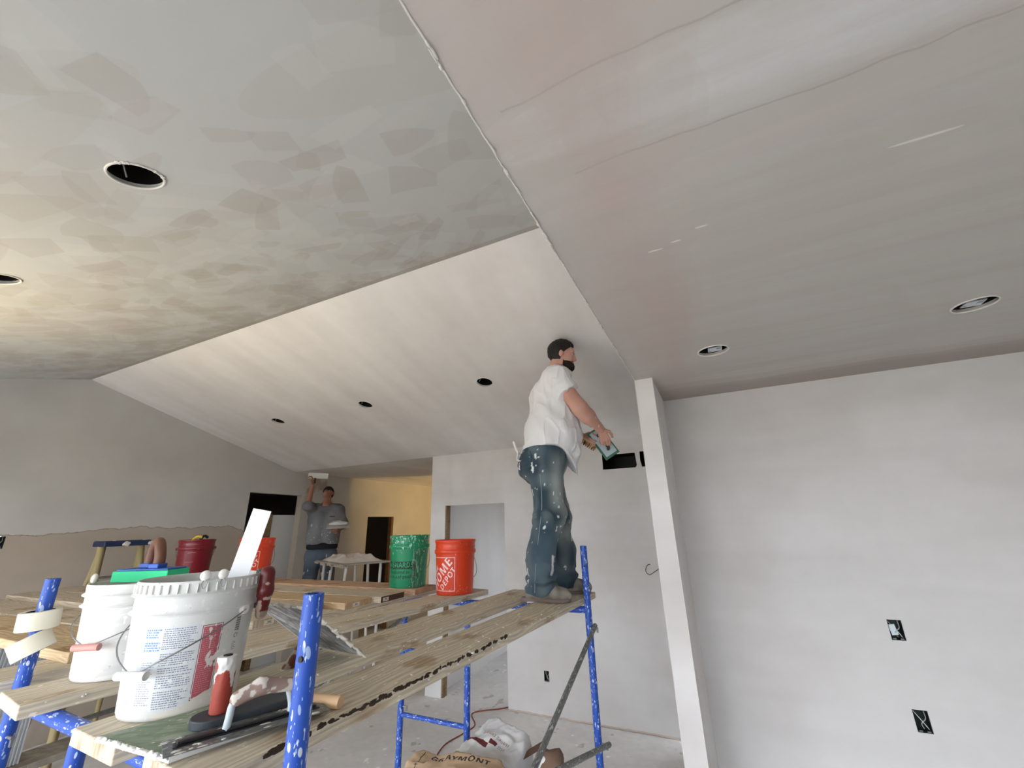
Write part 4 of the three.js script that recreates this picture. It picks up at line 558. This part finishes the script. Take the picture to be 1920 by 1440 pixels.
  const slR = bone(sR, add(sR, [.085, -.135, .005]), .088, .079), slL = bone(sL, add(sL, [.03, -.15, -.05]), .088, .08), slope = v3([.085, -.135, .005]).normalize();
  const shirtF = (x, y, z) => { const e0 = (x - sR[0]) * slope.x + (y - sR[1]) * slope.y + (z - sR[2]) * slope.z; let d = smin(shirt0(x, y, z), Math.min(smax(slR(x, y, z), e0 - .15, .006), slL(x, y, z)), .03); const f = (x + 1.055) * .906 - (z + 2.79) * .423, side = (x + 1.055) * .423 + (z + 2.79) * .906; d += .010 * n3(x * 8, y * 5 + f * 9, z * 8) + .006 * n3(x * 20, y * 10, z * 20) + .006 * Math.sin((y * 1.0 + f * 1.6) * 26 + 3 * n3(x * 6, y * 6, z * 6)) * step(2.75, 2.45, y); const fold = (q, w) => Math.pow(1 - Math.abs(q), w); d -= .009 * fold(n3(x * 9 + 3, y * 5 - f * 4, z * 9), 6) + .007 * fold(n3(x * 17, y * 9 + f * 6, z * 17 + 5), 6); const hem = 2.325 - .30 * step(.02, .3, f) * clamp(f, 0, .4) / .3 + .02 * clamp(side, -.2, .2) / .2; d = smax(d, hem - y, .006); d = smax(d, y - 2.972 - (f - .1) * -.25, .008); return d; };
  obj('t_shirt', bx(shirtF, [hR, hL, neck, sR, sL, add(sR, [.1, -.15, 0]), add(belly, Fw, .1)], .22, .0072), mat(0xe6e6e8, .9), P);
  // jeans
  const legs = join([bone(hR, hL, .145, .145), bone(add(hR, [.0, .08, 0]), add(hL, [.01, .08, 0]), .125, .125), bone(hR, kR, .128, .1), bone(kR, [-1.085, 1.66, -2.69], .098, .094), bone([-1.085, 1.66, -2.69], [-1.10, 1.45, -2.69], .093, .089), bone(hL, kL, .12, .098), bone(kL, [-1.05, 1.66, -2.98], .092, .088), bone([-1.05, 1.66, -2.98], [-1.045, 1.45, -3.0], .088, .086), bone(add(hR, [-.1, -.06, .03]), add(hL, [-.1, -.06, .0]), .085, .085)], .045);
  const jeansF = (x, y, z) => { let d = legs(x, y, z) + .012 * n3(x * 7 + 2, y * 6, z * 7) + .007 * n3(x * 16, y * 9, z * 16) + .009 * Math.sin(y * 62 + 5 * n3(x * 9, y * 9, z * 9)) * (step(1.66, 1.48, y) + .45 * step(.14, 0, Math.abs(y - 1.9)) + .4 * step(.1, 0, Math.abs(y - 2.18))); d -= .010 * Math.pow(1 - Math.abs(n3(x * 10, y * 7 + 2, z * 10)), 6) * (.4 + step(1.75, 1.5, y) + .6 * step(.2, 0, Math.abs(y - 1.92))); d = smax(d, y - 2.348, .006); return smax(d, 1.418 + .012 * n3(x * 14, 1, z * 14) - y, .005); };
  const jc = lin(0x475c68), jd = lin(0x2f414d), jp = lin(0xa3aca8), jw = lin(0xdfe3e4);
  const jeanCol = (x, y, z) => { const a = n3(x * 6, y * 6, z * 6), b = n3(x * 48, y * 34, z * 48), c = n3(x * 90 + 7, y * 70, z * 90), f = (x + 1.05) * .906 - (z + 2.75) * .423; if ((b > .74 && a > -.2) || c > .88 || n3(x * 26 + 3, y * 11, z * 26) > .8) return jw; return mixc(mixc(jc, jd, clamp(.5 + a * 1.1 + .45 * n3(x * 17, y * 10, z * 17))), jp, clamp(step(-.02, .1, f) * step(1.62, 1.9, y) * step(2.36, 2.1, y) * (.6 + .9 * n3(x * 11, y * 8, z * 11)) + .3 * Math.max(0, n3(x * 14 + 4, y * 9, z * 14)))); };
  const jn = obj('jeans', bx(jeansF, [hR, hL, kR, kL, aR, aL, add(hR, [0, .17, 0])], .17, .0075, jeanCol), M.vcSoft, P);
  obj('side_seam', tube([[-1.03, 2.32, -2.566], [-1.025, 2.15, -2.592], [-1.03, 1.95, -2.606], [-1.06, 1.75, -2.596], [-1.09, 1.55, -2.594], [-1.1, 1.44, -2.596]], .0028, 50, 5), mat(0x8796a0, .9), jn);
  obj('back_pocket', bx((x, y, z) => Math.max(Math.abs(jeansF(x, y, z)) - .006, Math.hypot((x + 1.135) * 1, (y - 2.27) * .8, (z + 2.64) * .8) - .085, Math.abs(y - 2.255) - .06), [[-1.135, 2.275, -2.64]], .12, .005, jeanCol), M.vcSoft, jn);
  obj('rag', [tube([[-1.20, 2.30, -2.69], [-1.225, 2.34, -2.67], [-1.25, 2.41, -2.67]], .008, 12, 6), tube([[-1.215, 2.33, -2.67], [-1.205, 2.27, -2.63], [-1.17, 2.255, -2.60]], .007, 12, 6)], M.white, jn);
  // boots
  const boot = (heel, toe, ank, n) => { const m = mixc; const d = v3(toe).sub(v3(heel)), at = (k, y) => [heel[0] + d.x * k, y, heel[2] + d.z * k]; const F0 = join([bone(at(.1, 1.425), at(.45, 1.435), .047, .05), bone(at(.45, 1.435), at(.86, 1.42), .05, .043), bone([ank[0], 1.5, ank[2]], at(.2, 1.44), .058, .055)], .03); const o = obj('boot', bx((x, y, z) => smax(F0(x, y, z) + .003 * n3(x * 40, y * 40, z * 40), 1.398 - y, .004), [heel, toe, [ank[0], 1.5, ank[2]]], .08, .0055, (x, y, z) => mixc(lin(0x9a948a), lin(0x6f665c), clamp(.5 + .9 * n3(x * 30, y * 30, z * 30)))), M.vc, P); obj('sole', soleGeo(heel, toe, .105, 1.381, 1.402), mat(0x7d6f68, .9), o); };
  boot([-1.185, 1.38, -2.685], [-.905, 1.38, -2.70], aR, 1); boot([-1.115, 1.38, -3.0], [-.875, 1.38, -3.06], aL, 2);
}
{ // tools in that worker's hands
  const N = V(.35, .12, .93).normalize(), Lg = V(.52, -.83, -.06), v = Lg.clone().addScaledVector(N, -Lg.dot(N)).normalize(), u = v.clone().cross(N).multiplyScalar(-1), q = new THREE.Quaternion().setFromRotationMatrix(new THREE.Matrix4().makeBasis(v.clone().cross(N), v.clone(), N).multiply(new THREE.Matrix4()));
  const t = thing('sponge_float', 'pale blue float with a green edge in the hand of the person in white', 'float', [-.675, 2.392, -2.985]); t.quaternion.setFromRotationMatrix(new THREE.Matrix4().makeBasis(v.clone().cross(N).normalize(), v, N));
  obj('pad', rbox(.115, .235, .022, .003, 0, 0, -.012), mat(0x3f6f5c, .7), t); obj('face_plate', rbox(.092, .205, .006, .002, 0, 0, .002), mat(0xb6c6cc, .5), t);
  obj('handle', tube([[0, -.06, .004], [0, -.055, .034], [0, 0, .042], [0, .055, .034], [0, .06, .004]], .0125, 24, 10), mat(0x3c3530, .6), t);
  const b = thing('scrub_brush', 'tan block brush held in the other hand of the person in white', 'brush', [-.775, 2.40, -2.99], .5); b.rotation.z = -.55;
  obj('block', rbox(.125, .02, .06, .005), mat(0xb4966a, .7), b); for (let i = 0; i < 7; i++) obj('bristle_row', rbox(.008, .026, .052, .003, -.05 + i * .0165, -.022, 0, 1), mat(i % 2 ? 0x8a6b42 : 0xc2a270, .9), b);
}
{ // worker in grey on stilts in the hall opening
  const P = thing('person', 'person in a grey sweatshirt and dark cap reaching up with a wide knife', 'person');
  const n = [.74, 0, .67], s = [.67, 0, -.74], c0 = [-5.62, 0, -4.9], at = (k, y, d = 0) => [c0[0] + s[0] * k + n[0] * d, y, c0[2] + s[2] * k + n[2] * d];
  const hA = at(-.1, 1.47), hB = at(.1, 1.47), kA = at(-.13, 1.08, .03), kB = at(.12, 1.08, .03), fA = at(-.15, .74), fB = at(.14, .74), belly = at(0, 1.72), chest = at(0, 2.02), neck = at(0, 2.2), sA = at(-.185, 2.14), sB = at(.185, 2.13), eA = at(-.26, 2.19, .2), wA = at(-.24, 2.515, .1), eB = at(.27, 1.92, .06), wB = at(.17, 1.80, .25);
  const hc = at(.0, 2.385, .02), fr = frame([n[0] * .72 - s[0] * .35, .62, n[2] * .72 - s[2] * .35], [-.3, 1, -.3]), H = headField(hc, fr, .92), skin = lin(0xa87560), skinD = lin(0x8a5a48);
  const bx = (f, pts, m, c, col) => { const b = around(pts, m); return nets(f, b.slice(0, 3), b.slice(3), c, col); };
  const body = join([bone(hA, hB, .11, .11), bone(belly, chest, .09, .09), bone(at(0, 1.5), belly, .09, .09), bone(chest, neck, .08, .05), bone(neck, hc, .055, .055), bone(neck, sA, .06, .06), bone(neck, sB, .06, .06), bone(sA, eA, .055, .045), bone(eA, wA, .045, .03), bone(sB, eB, .055, .045), bone(eB, wB, .045, .03), bone(hA, kA, .08, .055), bone(kA, fA, .055, .045), bone(hB, kB, .08, .055), bone(kB, fB, .055, .045)], .04);
  const col = (x, y, z) => mixc(skin, skinD, clamp(.4 + .6 * n3(x * 12, y * 12, z * 12)));
  const hd1 = handBones(wA, [.05, 1, .05], [-s[0], 0, -s[2]].map(k => k), [n[0], .1, n[2]], [.8, .9, .9, .95]), hd2 = handBones(wB, add([n[0] * .8, .35, n[2] * .8], s, -.1), [0, 1, 0], [-s[0], .1, -s[2]], [.8, .9, .95, 1]);
  const headCol = (x, y, z) => { const [a, b, c] = H.L(x, y, z); for (const e of H.eye) if (e(a, b, c) < .0015) return lin(0x2a1c14); return col(x, y, z); };
  obj('body', [bx(body, [hA, hB, fA, fB, neck, eA, wA, eB, wB], .16, .013, col), bx(H.f, [hc], .2, .0055, headCol), bx(hd1, [wA, add(wA, [0, .16, 0])], .06, .004, col), bx(hd2, [wB, add(wB, n, .15)], .06, .004, col)], M.vcSkin, P);
  const fit = (x, y, z) => .006 * n3(x * 9, y * 6, z * 9) + .005 * n3(x * 18, y * 11, z * 18);
  const top = join([bone(at(-.09, 1.66), at(-.1, 2.0), .145, .15), bone(at(.09, 1.66), at(.1, 2.0), .145, .15), bone(at(-.08, 2.0), at(-.05, 2.12), .14, .09), bone(at(.08, 2.0), at(.05, 2.12), .14, .09), bone(neck, sA, .07, .085), bone(neck, sB, .07, .085), bone(sA, eA, .09, .082), bone(sB, eB, .085, .075), bone(eB, [lerp(eB[0], wB[0], .45), lerp(eB[1], wB[1], .45), lerp(eB[2], wB[2], .45)], .073, .06)], .05);
  const swF = (x, y, z) => { const e = y - 2.235; return smax(smax(top(x, y, z) + fit(x, y, z), 1.625 - y, .008), Math.hypot(x - neck[0], z - neck[2]) < .12 ? e : -1, .01); };
  const grey = lin(0x7c7d80), gd = lin(0x66676b); const sw = obj('sweatshirt', bx(swF, [at(-.2, 1.6), at(.2, 1.6), sA, sB, eA, eB, neck], .15, .011, (x, y, z) => n3(x * 60, y * 60, z * 60) > .72 && y < 1.95 ? lin(0xb5b5b2) : mixc(grey, gd, clamp(.5 + n3(x * 7, y * 7, z * 7)))), M.vcSoft, P);
  obj('chest_mark', box(.075, .014, .006).applyQuaternion(new THREE.Quaternion().setFromUnitVectors(V(0, 0, 1), V(...n))).translate(...at(.1, 2.03, .152)), M.dark, sw);
  obj('undershirt', bx((x, y, z) => Math.max(join([bone(at(-.08, 1.6), at(.08, 1.6), .145, .145)], .03)(x, y, z), 1.555 - y, y - 1.65), [at(-.1, 1.6), at(.1, 1.6)], .17, .011), mat(0x1b1b1f, .95), P);
  const tr2 = join([bone(hA, hB, .135, .135), bone(hA, kA, .12, .098), bone(kA, add(fA, [0, .06, 0]), .096, .092), bone(hB, kB, .12, .098), bone(kB, add(fB, [0, .06, 0]), .096, .092)], .03);
  obj('trousers', bx((x, y, z) => Math.max(tr2(x, y, z) + fit(x, y, z), y - 1.585, .76 - y), [hA, hB, fA, fB], .18, .011, (x, y, z) => n3(x * 30, y * 22, z * 30) > .72 ? lin(0xa3a8ac) : mixc(lin(0x55616e), lin(0x3f4853), clamp(.5 + n3(x * 8, y * 8, z * 8)))), M.vcSoft, P);
  const capF = (x, y, z) => { const [a, b, c] = H.L(x, y, z); return Math.max(H.skull(a, b, c) - .014, -(b - .035 + .25 * a)); }; obj('cap', bx(capF, [hc], .15, .005), mat(0x17161a, .9), P);
  obj('hair', bx((x, y, z) => { const [a, b, c] = H.L(x, y, z); return Math.max(H.skull(a, b, c) - .011, a + .02, -(b + .07)); }, [hc], .15, .006), mat(0x18110e, .9), P);
  for (const f of [fA, fB]) obj('boot', nets(join([bone(add(f, n, -.05), add(f, n, .15), .05, .042), bone(f, add(f, [0, .08, 0]), .055, .06)], .03), [f[0] - .25, f[1] - .07, f[2] - .25], [f[0] + .25, f[1] + .16, f[2] + .25], .009), mat(0x2a2724, .9), P);
  for (const f of [fA, fB]) { const q = thing('drywall_stilt', 'aluminium stilt strapped under a boot of the person in grey', 'stilt', [f[0], 0, f[2]], Math.atan2(-n[2], n[0]), 'stilts under the worker in grey'); obj('foot_plate', rbox(.3, .012, .1, .004, .04, .683, 0), M.steel, q); obj('strut', cyl(V(-.04, .03, 0), V(-.04, .68, 0), .018), M.steel, q); obj('strut', cyl(V(.1, .03, 0), V(.1, .68, 0), .018), M.steel, q); obj('ground_plate', rbox(.3, .03, .1, .008, .03, .015, 0), M.dark, q); obj('strap', new THREE.TorusGeometry(.075, .01, 6, 24).rotateX(PI / 2).scale(1.1, 1, .8).translate(0, .9, 0), M.dark, q); }
  const qn = new THREE.Quaternion().setFromUnitVectors(V(0, 0, 1), V(...n));
  const k = thing('taping_knife', 'wide white taping knife pressed to the wall top by the person in grey', 'knife', add(at(-.19, 2.655, .1), s, 0)); k.quaternion.copy(qn); obj('blade', rbox(.29, .085, .004, .001, .02, 0, 0).rotateZ(-.02), mat(0xdfe0dc, .5), k); obj('handle', cyl(V(-.02, -.12, -.005), V(-.02, -.035, 0), .013), mat(0x4a2a20, .6), k);
  const hw = thing('mud_hawk', 'pale mud tray carried on the other hand of the person in grey', 'tray', at(.2, 1.895, .33)); hw.quaternion.copy(qn); obj('plate', rbox(.33, .006, .3, .002).rotateX(.3), mat(0xc3beb6, .6), hw); obj('mud', lump(0, .03, 0, .12, .04, .1, 3, 3), mat(0xd6d2cb, .7), hw); obj('handle', cyl(V(0, -.11, .0), V(0, -.003, 0), .015), mat(0x6a4a38, .7), hw);
}
renderer.render(scene, camera);
